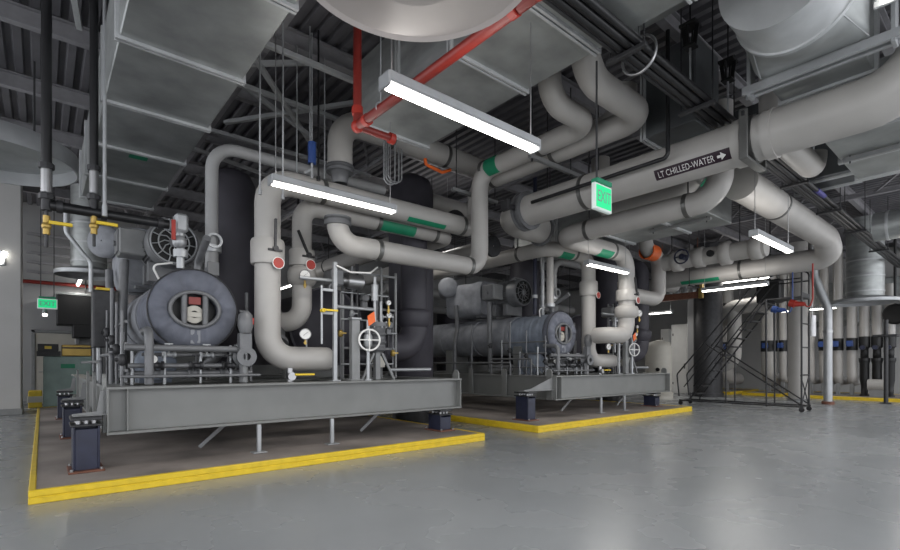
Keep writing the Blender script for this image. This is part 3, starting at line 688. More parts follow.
    # front tubing
    for i, (pts, r, mt, lb) in enumerate((
        ([X(.75, 6.92, 1.5), X(2.1, 6.92, 1.5), X(2.1, 6.92, 1.05)], .04, 'machine_grey', 'horizontal grey tube under the blanketed barrel'),
        ([X(.7, 6.8, 1.15), X(2.3, 6.8, 1.15)], .018, 'machine_grey', 'thin grey tube lying along the front beam'),
        ([X(1.0, 6.9, 1.05), X(1.0, 6.9, 1.72), X(1.0, 7.3, 1.72)], .05, 'machine_grey', 'short upright grey tube at the barrel lower left'),
        ([X(.99, 9.12, 2.94), X(.96, 9.08, 2.2), X(.95, 9.05, 1.6), X(.95, 9.05, 1.1)], .065, 'machine_grey', 'thick slanted oil line left of the barrel'),
        ([X(1.95, 7.3, 1.5), X(1.75, 7.5, 1.25), X(1.75, 7.9, 1.15)], .07, 'machine_grey', 'stubby slanted pipe beneath the barrel'),
        ([X(1.7, 7.1, 3.0), X(1.7, 7.6, 2.75), X(1.7, 7.6, 2.5)], .05, 'machine_grey', 'short pipe dropping from the motor to the barrel'),
        ([X(4.6, 7.1, 1.2), X(5.5, 7.1, 1.2)], .03, 'zinc', 'low horizontal tube right of the ribbed filter'),
        ([X(2.95, 7.0, 2.6), X(3.5, 6.95, 2.6), X(3.5, 6.95, 2.2), X(4.2, 6.95, 2.2)], .028, 'zinc', 'stepped impulse tube behind the slotted post'),
        ([X(3.43, 6.75, 2.8), X(3.65, 6.72, 2.72), X(4.0, 6.72, 2.75), X(4.24, 6.9, 2.9)], .014, 'white', 'drooping white cable from the slotted post'),
        ([X(.66, 7.4, 1.05), X(.66, 7.4, 1.42), X(.66, 8.7, 1.42), X(.66, 8.7, 1.05)], .022, 'machine_grey', 'bracketed conduit along the left skid edge'),
        ([X(.62, 9.4, 1.05), X(.62, 9.4, 2.35)], .022, 'machine_grey', 'thin upright tube on the left skid edge'),
        ([X(.72, 10.2, 1.05), X(.72, 10.2, 1.9), X(.9, 10.3, 2.3), X(.9, 10.35, 2.95)], .06, 'machine_grey', 'bent oil pipe climbing the left side to the compressor'),
        ([X(.6, 8.0, 1.05), X(.6, 8.0, 1.33), X(.6, 12, 1.33)], .022, 'machine_grey', 'low drain tube along the left skid edge'),
        )):
        t = tag(MB().tube(pts, r, r*2.4, 12).build('small_tube', mt), lb + ', %s chiller' % who, 'pipe', 'small tubing on the chillers')
    # conduit stub up to motor box
    t = thing('flow_switch', X(2.1, 6.85, 1.05), 'grey valve body with red tag right of the barrel, %s chiller' % who, 'valve', 'flow switches')
    MB().lathe(X(2.12, 6.88, 1.4), (0,-1,0), [(-.1, .1), (-.1, .13), (-.1, .13), (-.06, .13), (-.06, .09), (.06, .09), (.06, .13), (.1, .13), (.1, .13), (.1, .05)], 24).box(X(2.04, 6.82, 1.45), X(2.2, 6.94, 1.72)).lathe(X(2.12, 6.85, 1.72), (0,0,1), [(0, .07), (.1, .1), (.25, .09), (.3, .04)], 20).build('valve_body', 'machine_grey', t)
    MB().box(X(2.14, 6.80, 1.84), X(2.22, 6.825, 1.93)).build('valve_tag', 'red_bright', t)
    MB().cyl(X(2.12, 6.88, 1.05), X(2.12, 6.88, 1.32), .04, n=10).build('stand', 'grey_paint', t)
    # control cabinet at the left edge and its cable bundle
    if near:
        t = tag(MB().box(X(.58, 9.0, 1.55), X(.86, 9.35, 2.42), .01).build('control_cabinet', 'dark_iron'), 'dark upright control box at the left edge of the %s chiller' % who, 'cabinet')
        MB().box(X(.60, 8.985, 1.57), X(.84, 9.0, 2.40), .004).build('door', 'dark_iron', t)
        MB().box(X(.62, 8.99, 2.42), X(.82, 9.3, 2.46)).build('warning_strip', 'yellow', t)
        MB().box(X(.64, 9.1, 1.042), X(.68, 9.25, 1.56)).box(X(.76, 9.1, 1.042), X(.80, 9.25, 1.56)).build('stand', 'zinc', t)
    # cross arm bracing in front of the barrel, junction box
def racks(dx, who):
    X = lambda x, y, z: Vector((x + dx, y, z))
    rnd = random.Random(11)
    t = thing('instrument_rack', X(4.2, 7.3, 1.04), 'rack of thin tubes and small valves right of the slotted post, %s chiller' % who, 'instrument rack', 'instrument racks')
    for x in (3.86, 4.92): MB().box(X(x-.02, 7.36, 1.04), X(x+.02, 7.40, 2.95)).build('rack_post', 'grey_paint', t)
    for z in (1.55, 2.25, 2.85): MB().box(X(3.86, 7.37, z), X(4.92, 7.39, z+.04)).build('rack_rail', 'grey_paint', t)
    for k, (x, z0, z1) in enumerate(((3.79, 1.04, 2.5), (4.0, 1.04, 2.95), (4.10, 1.5, 3.0), (4.5, 1.04, 2.7), (4.58, 1.04, 3.0), (4.72, 1.6, 2.5), (4.82, 1.04, 2.2))):
        MB().cyl(X(x, 7.32, z0), X(x, 7.32, z1), .016 + .006*(k % 3), n=10).build('tube', ('machine_grey', 'grey_paint', 'dark_iron')[k % 3], t)
        z = z0 + (z1 - z0)*rnd.uniform(.3, .8)
        MB().lathe(X(x, 7.32, z), (0,0,1), [(-.06,.02),(-.04,.04),(.04,.04),(.06,.02)], 12).cyl(X(x, 7.32, z), X(x, 7.24, z), .02, n=8).box(X(x-.06, 7.225, z-.01), X(x+.06, 7.24, z+.012)).build('needle_valve', ('brass', 'zinc', 'steel')[k % 3], t)
    for k, (z, xa, xb) in enumerate(((1.3, 3.79, 4.82), (1.85, 4.0, 4.9), (2.05, 3.79, 4.5), (2.5, 3.79, 4.72))):
        MB().cyl(X(xa, 7.31, z), X(xb, 7.31, z), .015, n=8).build('tube', 'zinc', t)
    for x, z in ((4.2, 2.42), (4.68, 1.98), (4.36, 1.66)):
        MB().lathe(X(x, 7.3, z), (0,-1,0), [(0,.07),(.1,.07),(.1,.07),(.12,.05),(.12,.05),(.12,.001)], 18).box(X(x-.05, 7.22, z-.16), X(x+.05, 7.32, z-.05)).build('transmitter', 'machine_grey', t)
    MB().box(X(3.5, 7.05, 2.55), X(3.72, 7.38, 2.82), .03).cyl(X(3.42, 7.0, 2.45), X(3.55, 6.98, 2.78), .025, n=10).box(X(3.6, 7.36, 2.6), X(3.9, 7.39, 2.64)).build('expansion_valve', 'machine_grey', t)
    MB().cyl(X(3.8, 7.15, 2.66), X(4.08, 7.15, 2.66), .12, n=24).cyl(X(3.72, 7.15, 2.66), X(3.8, 7.15, 2.66), .06, n=14).build('bright_cylinder', 'steel', t)
    MB().box(X(4.40, 7.26, 1.24), X(4.62, 7.34, 1.44)).build('label_box', 'cream', t)
    t = thing('drain_manifold', X(1.5, 7.05, 1.04), 'low dark manifold of tubes and valves under the blanketed barrel, %s chiller' % who, 'manifold', 'drain manifolds')
    for k, (z, y, xa, xb, r) in enumerate(((1.28, 7.04, .8, 2.25, .03), (1.42, 7.12, .95, 2.2, .022), (1.18, 7.15, .8, 2.3, .035))):
        MB().cyl(X(xa, y, z), X(xb, y, z), r, n=12).build('tube', 'machine_grey', t)
        for x in (xa + .3, xa + .75, xa + 1.15): MB().lathe(X(x, y, z), (1,0,0), [(-.08,r),(-.08,r*1.9),(-.08,r*1.9),(-.05,r*1.9),(-.05,r*1.3),(.05,r*1.3),(.05,r*1.9),(.08,r*1.9),(.08,r*1.9),(.08,r)], 14).cyl(X(x, y, z+r), X(x, y, z+.14), .014, n=8).box(X(x-.05, y-.01, z+.13), X(x+.05, y+.01, z+.15)).build('globe_valve', ('dark_iron', 'zinc', 'machine_grey')[k], t)
    for x in (.85, 1.2, 1.62, 2.0, 2.2): MB().cyl(X(x, 7.1, 1.04), X(x, 7.1, 1.46 + .1*(x > 1.9)), .018, n=10).build('tube', 'zinc', t)
    MB().cyl(X(1.05, 7.02, 1.36), X(1.05, 6.96, 1.36), .05, n=16).build('indicator', 'white', t)
    t = tag(MB().lathe(X(1.2, 7.53, 1.30), (0,1,0), [(0,.01),(.02,.2),(.06,.235),(.56,.235),(.60,.2),(.62,.01)], 32).box(X(1.0, 7.75, 1.04), X(1.4, 7.85, 1.2)).box(X(1.0, 8.0, 1.04), X(1.4, 8.1, 1.2)).build('oil_cooler', 'fabric_blue_lifted'), 'blue-grey lagged cylinder low behind the drain manifold, %s chiller' % who, 'vessel', 'lagged oil coolers')
    MB().band(X(1.2, 7.93, 1.30), (0,1,0), .235, .05, .012, 28).build('strap', 'fabric_grey', t)
    t = thing('piping_rack', X(.68, 8.0, 1.04), 'upright tubes and angle brackets along the left edge, %s chiller' % who, 'pipe rack', 'edge piping racks')
    for k, (y, z1) in enumerate(((7.05, 1.95), (7.3, 1.7), (7.62, 2.1), (7.85, 1.6), (8.15, 2.35), (8.45, 1.9), (8.82, 2.1))):
        MB().cyl(X(.74 + .03*(k % 2), y, 1.043), X(.74 + .03*(k % 2), y, z1), .016 + .008*(k % 3 == 1), n=10).build('tube', ('machine_grey', 'zinc')[k % 2], t)
        if k % 2 == 0: MB().lathe(X(.74, y, 1.35 + .07*k), (0,0,1), [(-.07,.02),(-.05,.045),(.05,.045),(.07,.02)], 12).cyl(X(.74, y, 1.35+.07*k), X(.66, y, 1.35+.07*k), .02, n=8).build('ball_valve', 'dark_iron', t)
    for z, ya, yb in ((1.22, 7.0, 8.9), (1.55, 7.05, 8.2), (1.82, 7.05, 8.5)): MB().cyl(X(.78, ya, z), X(.78, yb, z), .018, n=10).build('tube', 'machine_grey', t)
    MB().bar(X(.8, 7.2, 1.07), X(.8, 7.8, 1.55), .03, .03).build('brace', 'zinc', t)
    # dark hoses draped over the barrel
    t = tag(MB().tube([X(2.22, 7.5, 1.1), X(2.25, 7.45, 1.7), X(2.14, 7.55, 2.25), X(2.05, 8.1, 2.62)], .035, .3, 10).build('hose', 'dark_iron'), 'dark hose rising at the right of the blanketed barrel, %s chiller' % who, 'hose', 'dark hoses beside the barrels')
    for k, (x, h) in enumerate(((2.3, 2.35), (2.36, 1.9))):
        tag(MB().box(X(x-.02, 7.36, 1.04), X(x+.02, 7.40, h)).box(X(x-.1, 7.37, h-.3), X(x+.02, 7.39, h-.26)).build('angle_post', 'machine_grey'), ('taller' if k == 0 else 'shorter') + ' slim angle post between barrel and thick riser, %s chiller' % who, 'post', 'slim angle posts')
chiller(0.0, 'nearer')
chiller(8.05, 'farther')
racks(0.0, 'nearer')
racks(8.05, 'farther')
# ------------------------------------------------------------------ white insulated pipes
def pipe(name, path, r, label, bend=None, mt='jacket', clamps=(), n=28, group=None, cat='pipe', origin=None):
    o = tag(MB().tube(path, r, bend, n, seg=9).build(name, mt, origin=origin), label, cat, group)
    for c, ax in clamps: MB().band(c, ax, r, .07, .012, 28).build('pipe_clamp', 'band', o)
    return o
def sleeve(o, c, axis, r, L, a0, a1, mt, name='pipe_label', t=.004, n=14):
    """a wrap-round label: part of a cylinder about the pipe; angles from the (side, up) frame"""
    c = Vector(c); a = Vector(axis).normalized(); s = Vector((a.y, -a.x, 0)).normalized() if abs(a.z) < .9 else Vector((1,0,0))
    u = s.cross(a).normalized()
    if abs(a.z) < .9 and u.z < 0: u = -u
    vs = []; 
    for k in range(n+1):
        an = a0 + (a1-a0)*k/n; d = s*math.cos(an) + u*math.sin(an)
        for w in (-L/2, L/2):
            vs += [c + a*w + d*(r+t), c + a*w + d*(r-.004)]
    fs = []
    for k in range(n):
        b = 4*k; fs += [(b, b+4, b+6, b+2), (b, b+1, b+5, b+4), (b+2, b+6, b+7, b+3)]
    m = MB().add(vs, fs, False)
    return m.build(name, mt, o)
def wrap_text(o, s, c, axis, r, L, hgt, amid, mt, t=.009, arrow=True, flip=1):
    c = Vector(c); a = Vector(axis).normalized(); sd = Vector((a.y, -a.x, 0)).normalized(); u = Vector((0,0,1))
    vs, fs = text_mesh(s, 1.0)
    x0 = min(v.x for v in vs); x1 = max(v.x for v in vs); y0 = min(v.y for v in vs); y1 = max(v.y for v in vs)
    V2 = [((v.x - x0)/(x1-x0), (v.y - (y0+y1)/2)/(y1-y0)) for v in vs]
    def pt(fx, fy):
        an = amid + fy*hgt/r
        d = sd*math.cos(an) + u*math.sin(an)
        return c + a*((fx - .5)*L) + d*(r+t)
    w = .84 if arrow else 1
    m = MB().add([pt(fx*w, fy) for fx, fy in V2], fs)
    if arrow:
        P = [(.88, -.2), (.94, -.2), (.93, -.6), (1.0, 0), (.93, .6), (.94, .2), (.88, .2), (.93, 0), (.93, -.3), (.93, .3), (.965, -.3), (.965, .3)]
        MB().add([pt(x, y) for x, y in P], [(0, 1, 5, 6), (2, 8, 10), (8, 7, 3, 10), (7, 9, 11, 3), (9, 4, 11)]).build('flow_arrow', mt, o)
    return m.build('lettering', mt, o)

# -- pipe out of the nearer chiller, up and back toward the camera under the roof (low loop)
p = pipe('insulated_pipe', [(3.37,6.6,3.40), (3.37,6.6,3.1), (6.29,6.6,3.1), (6.29,6.6,4.9), (6.29,4.2,4.9), (5.32,4.2,4.9), (5.32,4.2,5.5)], .16,
    'white pipe loop low across the black elbow pipe, rising at its right end', .32, clamps=(((4.05,6.6,3.1),(1,0,0)), ((6.0,6.6,3.1),(1,0,0)), ((6.29,6.45,4.9),(0,1,0)), ((6.29,5.15,4.9),(0,1,0))))
MB().lathe((3.37,6.6,3.40), (0,0,1), [(-.04,.15),(-.04,.20),(-.04,.20),(.02,.20),(.02,.20),(.02,.17),(.02,.17),(.05,.17),(.05,.2),(.08,.2),(.08,.2),(.08,.05)], 28).build('flange', 'machine_grey', p)
sleeve(p, (6.29,6.6,3.62), (0,0,1), .16, .36, -PI*.65, -PI*.05, 'green')
sleeve(p, (6.29,6.2,4.9), (0,1,0), .16, .3, PI*.7, PI*1.45, 'green')
# -- thick riser of the nearer chiller with the front low elbow
A = [(3.44,7.1,1.38), (2.51,7.1,1.38), (2.51,7.1,4.0), (6.68,7.1,4.0), (6.68,7.1,4.9), (6.68,3.55,4.9), (5.2,3.55,4.9), (5.2,3.55,5.5)]
p = pipe('insulated_pipe', A, .182, 'thick white riser with low elbow in front of the nearer chiller', .36,
    clamps=(((3.35,7.1,4.0),(1,0,0)), ((6.25,7.1,4.0),(1,0,0)), ((6.68,5.15,4.9),(0,1,0)), ((6.68,6.6,4.9),(0,1,0))))
MB().sphere((3.44,7.1,1.38), .182, 24, 10, .5, 1, 1).build('end_cap', 'jacket', p)
def valve_body(p, c, r, h=.3, lever=(0,0,0), tagc='red_bright', kind='collar'):
    c = Vector(c)
    if kind == 'collar':
        MB().lathe(c, (0,0,1), [(-h/2, r), (-h/2, r*1.25), (-h/2, r*1.25), (-h*.4, r*1.3), (h*.4, r*1.3), (h/2, r*1.22), (h/2, r*1.22), (h/2, r)], 28).build('valve_jacket', 'jacket', p)
    else:
        MB().lathe(c, (0,0,1), [(-h/2, r), (-h*.45, r*1.15), (-h*.25, r*1.45), (h*.25, r*1.45), (h*.45, r*1.3), (h/2, r)], 28).build('valve_jacket', 'jacket', p)
    if lever:
        l0 = c + Vector((.02, -r*1.35, .02)); l1 = l0 + Vector(lever)
        MB().bar(l0, l1, .045, .03).cyl(l0 + Vector((0,.05,0)), l0 - Vector((0,.04,0)), .04, n=10).bar(l0 + Vector((-.1,0,-.02)), l0 + Vector((.1,0,-.02)), .03, .03).build('valve_lever', 'dark_iron', p)
    if tagc:
        q = c + Vector((r*.35, -r*1.34, -h*.5))
        MB().cyl(q, q - Vector((0,.015,0)), .075, n=18).build('valve_tag', tagc, p)
        MB().torus(q - Vector((0,.008,0)), (0,1,0), .08, .008, 18, 6).build('tag_ring', 'white', p)
valve_body(p, (2.51,7.1,2.92), .182, .36, (0, -.02, .42))
for x in (2.95, 3.4): MB().cyl((x,7.1,4.18), (x,7.1,6.12), .011, n=8).build('hanger_rod', 'zinc', p)
# -- second riser of the nearer chiller, out in front, with jacketed valve
B = [(2.86,7.92,1.98), (3.2,7.5,1.98), (3.2,7.5,3.86), (6.3,7.5,3.86), (6.3,8.25,3.86)]
p = pipe('insulated_pipe', B, .155, 'white riser with two jacketed valves bending right under the upper pipe', .27, clamps=(((4.6,7.5,3.86),(1,0,0)), ((5.9,7.5,3.86),(1,0,0))))
valve_body(p, (3.2,7.5,3.0), .155, .26, (-.18, -.02, .36))
valve_body(p, (3.2,7.5,2.70), .155, .3, None, None, 'bulge')
MB().lathe((2.86,7.92,1.98), (-.63,.78,0), [(-.12,.155),(-.12,.22),(-.12,.22),(.0,.22),(.0,.22),(.0,.05)], 28).lathe((2.86,7.85,1.9), (-.2,-.5,-.85), [(0,.1),(.05,.19),(.28,.19),(.28,.24),(.28,.24),(.34,.24),(.34,.24),(.34,.02)], 26).build('strainer', 'machine_grey', p)
gauge(3.12, 7.2, 2.68, .085, 'white dial gauge on the jacketed valve of the second riser', .12)
# thin drip tube below the second riser
MB().cyl((3.24,7.42,1.84), (3.24,7.42,1.42), .015, n=10).cyl((3.24,7.42,1.43),(3.24,7.42,1.36),.03,n=10).build('drip_tube', 'zinc', p)
g = sleeve(p, (5.0,7.5,3.86), (1,0,0), .155, .75, -1.3, .0, 'green'); 
def green_label(px, c, ax, r, L, a0, a1):
    return None
p2 = D.objects['insulated_pipe.001']
sleeve(p2, (5.35,7.1,4.0), (1,0,0), .182, .85, -1.2, -.65, 'green')
# -- large upper left pipe with hanging elbow
p = pipe('insulated_pipe', [(3.77,7.3,4.56), (3.77,7.3,5.36), (7.42,7.3,5.36), (7.42,4.3,5.36), (7.42,4.3,5.9)], .205, 'thick white pipe high behind the red sprinkler junction, elbow at its left end', .42,
    clamps=(((4.75,7.3,5.36),(1,0,0)), ((6.0,7.3,5.36),(1,0,0)), ((7.42,5.1,5.36),(0,1,0))))
MB().lathe((3.77,7.3,4.56), (0,0,1), [(-.28,.12),(-.10,.15),(-.10,.22),(-.10,.22),(-.06,.22),(-.06,.22),(-.06,.18),(-.06,.18),(-.03,.18),(-.03,.23),(-.03,.23),(.01,.23),(.01,.2)], 28).build('flange', 'machine_grey', p)
MB().tube([(5.35,7.05,5.05), (5.35,7.05,4.95), (5.75,7.05,4.9), (5.95,7.05,5.0)], .03, .06, 10).build('sensor_cable', 'orange', p)

# -- LT chilled water main
p = pipe('insulated_pipe', [(8.3,6.75,4.2), (7.04,6.75,4.2), (7.04,.58,4.2), (7.04,.58,5.95)], .283, 'big white chilled water main with black label crossing the upper right', .6, n=48,
    clamps=(((7.04,4.75,4.2),(0,1,0)),))
LB = p
def wl(px, py):                                                # where the label's middle line stands on the main
    return at(px, py, x=7.04 - .2).y
y0, y1 = wl(656, 173), wl(733, 152)
ym = (y0 + y1)/2; L = abs(y0 - y1)
am = PI + .50                                                   # lower camera-side quarter
sleeve(p, (7.04, ym, 4.2), (0,-1,0), .283, L, -.64 - .27, -.64 + .27, 'label_black', n=10)
wrap_text(p, 'LT CHILLED-WATER', (7.04, ym+.01, 4.2), (0,-1,0), .283, L*.88, .086, -.64, 'white')
YB = at(753, 140, x=7.04).y
MB().box((6.69, YB-.05, 3.87), (6.72, YB+.05, 4.49)).box((6.72, YB-.05, 3.87), (7.36, YB+.05, 3.905)).box((7.36, YB-.05, 3.87), (7.39, YB+.05, 4.49)).build('pipe_bracket', 'band', p)
MB().band((7.04,YB,4.2), (0,1,0), .283, .12, .02, 40).build('pipe_clamp', 'band', p)
for s in (-.12, .12): MB().cyl((7.04+s*2.9,YB,4.4), (7.04+s*2.9,YB,4.46), .02, n=8).build('clamp_bolt', 'dark_iron', p)
for s in (-.21, .125): MB().lathe((7.04,YB+s,4.2), (0,1,0), [(-.055,.28),(-.055,.305),(-.055,.305),(.055,.305),(.055,.305),(.055,.28)], 40).build('jacket_collar', 'jacket', p)
MB().lathe((7.04,6.1,4.2), (0,1,0), [(-.09,.28),(-.09,.36),(-.09,.36),(-.03,.36),(-.03,.36),(-.03,.3),(.03,.3),(.03,.36),(.03,.36),(.09,.36),(.09,.36),(.09,.28)], 32).build('butterfly_valve', 'machine_grey', p)
MB().cyl((6.72,6.1,4.2), (6.5,6.1,4.2), .05, n=12).box((6.42,6.0,4.1), (6.52,6.2,4.3), .02).build('valve_actuator', 'dark_iron', p)
MB().lathe((8.3,6.75,4.2), (1,0,0), [(-.05,.28),(-.05,.34),(-.05,.34),(0,.34),(0,.34),(0,.02)], 28).build('flange', 'machine_grey', p)
MB().cyl((7.04,5.6,4.47), (7.04,5.6,5.98), .012, n=8).build('hanger_rod', 'dark_iron', p)

# -- black tube along the main and up
pipe('black_conduit', [(6.6,5.6,4.15), (6.6,3.17,4.15), (6.6,3.17,4.9), (6.6,3.17,5.9)], .03, 'thin black conduit running along the chilled water main and turning up', .08, 'black_steel', n=10, cat='conduit')

# -- header that drops to the farther chiller
p = pipe('insulated_pipe', [(8.2,3.1,5.4), (8.2,3.1,3.93), (8.2,6.2,3.93), (10.8,6.2,3.93), (10.8,6.2,1.98), (10.14,6.2,1.98), (10.14,6.62,1.98)], .19,
    'white header under the chilled water main, dropping in front of the farther chiller', .38, clamps=(((8.2,3.6,3.93),(0,1,0)), ((8.2,5.5,3.93),(0,1,0)), ((10.1,6.2,3.93),(1,0,0))))
valve_body(p, (10.8,6.2,2.95), .19, .26, (-.12, -.02, .38))
valve_body(p, (10.8,6.2,2.55), .19, .3, None, None, 'bulge')
sleeve(p, (9.75,6.2,3.93), (1,0,0), .19, .5, -1.7, -.4, 'green')
MB().cyl((8.2,3.6,4.13), (8.2,3.6,6.1), .011, n=8).cyl((8.2,5.5,4.13), (8.2,5.5,6.1), .011, n=8).build('hanger_rod', 'dark_iron', p)
# -- thick riser of the farther chiller
p = pipe('insulated_pipe', [(11.65,7.1,1.38), (10.56,7.1,1.38), (10.56,7.1,4.0), (9.0,7.1,4.0), (9.0,12,4.0)], .175, 'thick white riser with low elbow in front of the farther chiller', .36, clamps=(((9.9,7.1,4.0),(1,0,0)), ((9.0,8.0,4.0),(0,1,0))))
MB().sphere((11.65,7.1,1.38), .175, 24, 10, .5, 1, 1).build('end_cap', 'jacket', p)
valve_body(p, (10.56,7.1,3.2), .175, .36, None)
sleeve(p, (9.55,7.1,4.0), (1,0,0), .175, .45, -1.6, -.4, 'green')
gauge(10.98, 5.97, 2.52, .085, 'white dial gauge on the jacketed valve of the farther chiller header', .12)
# -- loop with the orange coupling
p = pipe('insulated_pipe', [(11.42,6.6,3.4), (11.42,6.6,3.1), (13.2,6.6,3.1), (13.2,6.6,4.35), (12.45,6.6,4.35), (12.45,6.6,5.6)], .19, 'white U-shaped pipe loop with orange coupling right of the farther risers', .34)
MB().band((12.72,6.6,4.36), (1,0,0), .20, .42, .02, 28).build('coupling_guard', 'orange', p)
MB().lathe((12.45,6.6,4.72), (0,0,1), [(-.03,.19),(-.03,.25),(-.03,.25),(.03,.25),(.03,.25),(.03,.19)], 28).build('flange', 'machine_grey', p)
# -- slim white drop left of the farther risers
p = pipe('insulated_pipe', [(9.4,7.4,4.15), (9.4,7.4,2.68)], .085, 'slim white pipe dropping behind the lit linear light, farther chiller', .2)
MB().band((9.4,7.4,2.72), (0,0,1), .09, .08, .03).build('flange', 'zinc', p)
MB().cyl((9.4,7.4,4.14), (9.4,7.4,6.1), .011, n=8).build('hanger_rod', 'dark_iron', p)

# -- valve row
p = pipe('insulated_pipe', [(12.5,6.1,3.95), (12.5,3.75,3.95)], .21, 'fat white pipe with valves beneath the ducts, right of the orange coupling', .3)
for y, r in ((5.75,.27), (5.2,.25), (4.6,.28), (3.95,.26)): MB().lathe((12.5,y,3.95), (0,1,0), [(-.14,.2),(-.1,r),(.1,r),(.14,.2)], 28).build('valve_jacket', 'jacket', p)
MB().cyl((12.29,5.45,3.95), (12.05,5.45,3.95), .07, n=14).torus((12.05,5.45,3.95), (1,0,0), .17, .02, 24, 8).bar((12.05,5.28,3.95), (12.05,5.62,3.95), .02, .02).build('valve_wheel', 'navy', p)
MB().cyl((12.27,4.85,3.95), (12.2,4.85,3.95), .08, n=16).build('port_plug', 'black', p)
for y in (5.9, 4.3): MB().cyl((12.5,y,4.15), (12.5,y,6.1), .011, n=8).build('hanger_rod', 'dark_iron', p)
# -- the low long pipe in front of the valve row, bending up and back
p = pipe('insulated_pipe', [(16.4,7.7,4.0), (15.3,7.7,4.0), (15.3,3.16,4.0), (14.75,3.16,4.42), (9.2,3.16,4.42)], .275, 'fattest white pipe low at right with a wide elbow turning up', .62, n=36,
    clamps=(((15.3,5.2,4.0),(0,1,0)), ((11.0,3.16,4.42),(1,0,0))))
sleeve(p, (15.3,6.3,4.0), (0,-1,0), .275, 1.1, -1.1, -.6, 'green')
MB().lathe((9.2,3.16,4.42), (-1,0,0), [(-.05,.275),(-.05,.285),(-.05,.285),(.01,.285),(.01,.285),(.03,.2),(.03,.01)], 30).build('end_cap', 'jacket', p)
MB().box((14.94,6.5,3.66), (15.64,6.56,3.69)).cyl((14.96,6.53,3.68), (14.96,6.53,6.1), .012, n=8).cyl((15.63,6.53,3.68), (15.63,6.53,6.1), .012, n=8).build('trapeze_hanger', 'dark_iron', p)
# -- two more elbow pipes under the main at right
p = pipe('insulated_pipe', [(8.75,3.7,5.5), (8.75,3.7,4.42), (8.75,5.6,4.42), (8.75,5.6,5.5)], .18, 'short white pipe with round elbow just under the main label', .36)
sleeve(p, (8.75,3.62,4.5), (0,.7,-.7), .20, .16, -2.4, -.6, 'green')
p = pipe('insulated_pipe', [(7.6,2.2,5.5), (7.6,2.2,4.45), (9.6,2.2,4.45), (9.6,2.2,4.72)], .17, 'white pipe with round elbow right of the main label', .34)
p = pipe('insulated_pipe', [(10.1,3.75,5.6), (10.1,3.75,5.2), (10.1,3.1,5.2)], .17, 'stubby white elbow high behind the main hanger', .3)

# -- pipes deep behind the chillers
for i, (path, r, mt, lb) in enumerate((
    ([(8.4,12.7,3.1), (18.5,12.7,3.1)], .11, 'jacket_grey', 'slim grey pipe running level deep behind the farther chiller'),
    ([(8.4,13.3,3.75), (18.5,13.3,3.75)], .16, 'jacket_grey', 'upper grey pipe running level deep behind the farther chiller'),
    ([(6.9,9.0,5.1), (8.4,9.0,5.1), (8.4,14,5.1)], .2, 'jacket', 'white elbow pipe between the chillers behind the high strut'),
    ([(7.1,8.2,4.45), (7.1,17,4.45)], .24, 'jacket', 'white pipe running away between the chillers, left one'),
    ([(7.75,7.7,3.95), (7.75,17,3.95)], .18, 'jacket', 'white pipe running away between the chillers, lower right one'),
    )):
    p = pipe('insulated_pipe', path, r, lb, .35, mt)
    a, b = Vector(path[0]), Vector(path[-1])
    for k in (.3, .9):
        if i in (0, 1): q = a.lerp(b, k); MB().cyl(q + Vector((0,0,r)), Vector((q.x, q.y, 6.15)), .012, n=8).build('hanger_rod', 'dark_iron', p)
        if i in (3, 4): q = a.lerp(b, k*.8); MB().band(q, (0,1,0), r, .06, .012).cyl(q + Vector((0,0,r)), Vector((q.x, q.y, 6.15)), .012, n=8).build('hanger_rod', 'dark_iron', p)
        if i in (3, 4): MB().lathe(a, (0,-1,0), [(-.05, r), (-.05, r+.06), (-.05, r+.06), (.02, r+.06), (.02, r+.06), (.02, .01)], 24).build('flange', 'dark_iron', p) if k < .5 else None
# two dark vertical steel tubes
for i, (x, y) in enumerate(((9.5, 7.95), (9.8, 7.95))):
    p = tag(MB().cyl((x, y, 2.55), (x, y, 4.18 if i else 6.12), .05, n=14).build('steel_tube_post', 'navy' if i == 0 else 'zinc'), ('dark blue' if i == 0 else 'grey') + ' upright tube between the two chillers, %s of the pair' % ('left' if i == 0 else 'right'), 'post')
    MB().band((x, y, 3.0), (0,0,1), .05, .08, .02, 16).build('collar', 'zinc', p)

# ------------------------------------------------------------------ trapezes and rails
def trapeze(x0, x1, y, z, label, rods, top=6.12):
    t = tag(MB().box((x0, y-.03, z), (x1, y+.03, z+.015), .002).box((x0, y-.03, z), (x1, y-.02, z+.07), .002).box((x0, y+.02, z), (x1, y+.03, z+.07), .002).build('strut_trapeze', 'grey_paint'), label, 'hanger')
    for x in rods: MB().cyl((x, y, z-.03), (x, y, top), .010, n=8).cyl((x, y, z-.04), (x, y, z), .022, n=6).build('hanger_rod', 'dark_iron', t)
trapeze(5.95, 8.2, 5.1, 4.60, 'grey strut trapeze ending above the green EXIT sign', (6.02, 7.05, 7.9))
trapeze(5.8, 6.98, 6.82, 4.50, 'short grey strut trapeze behind the one above the EXIT sign', (5.9, 6.92))
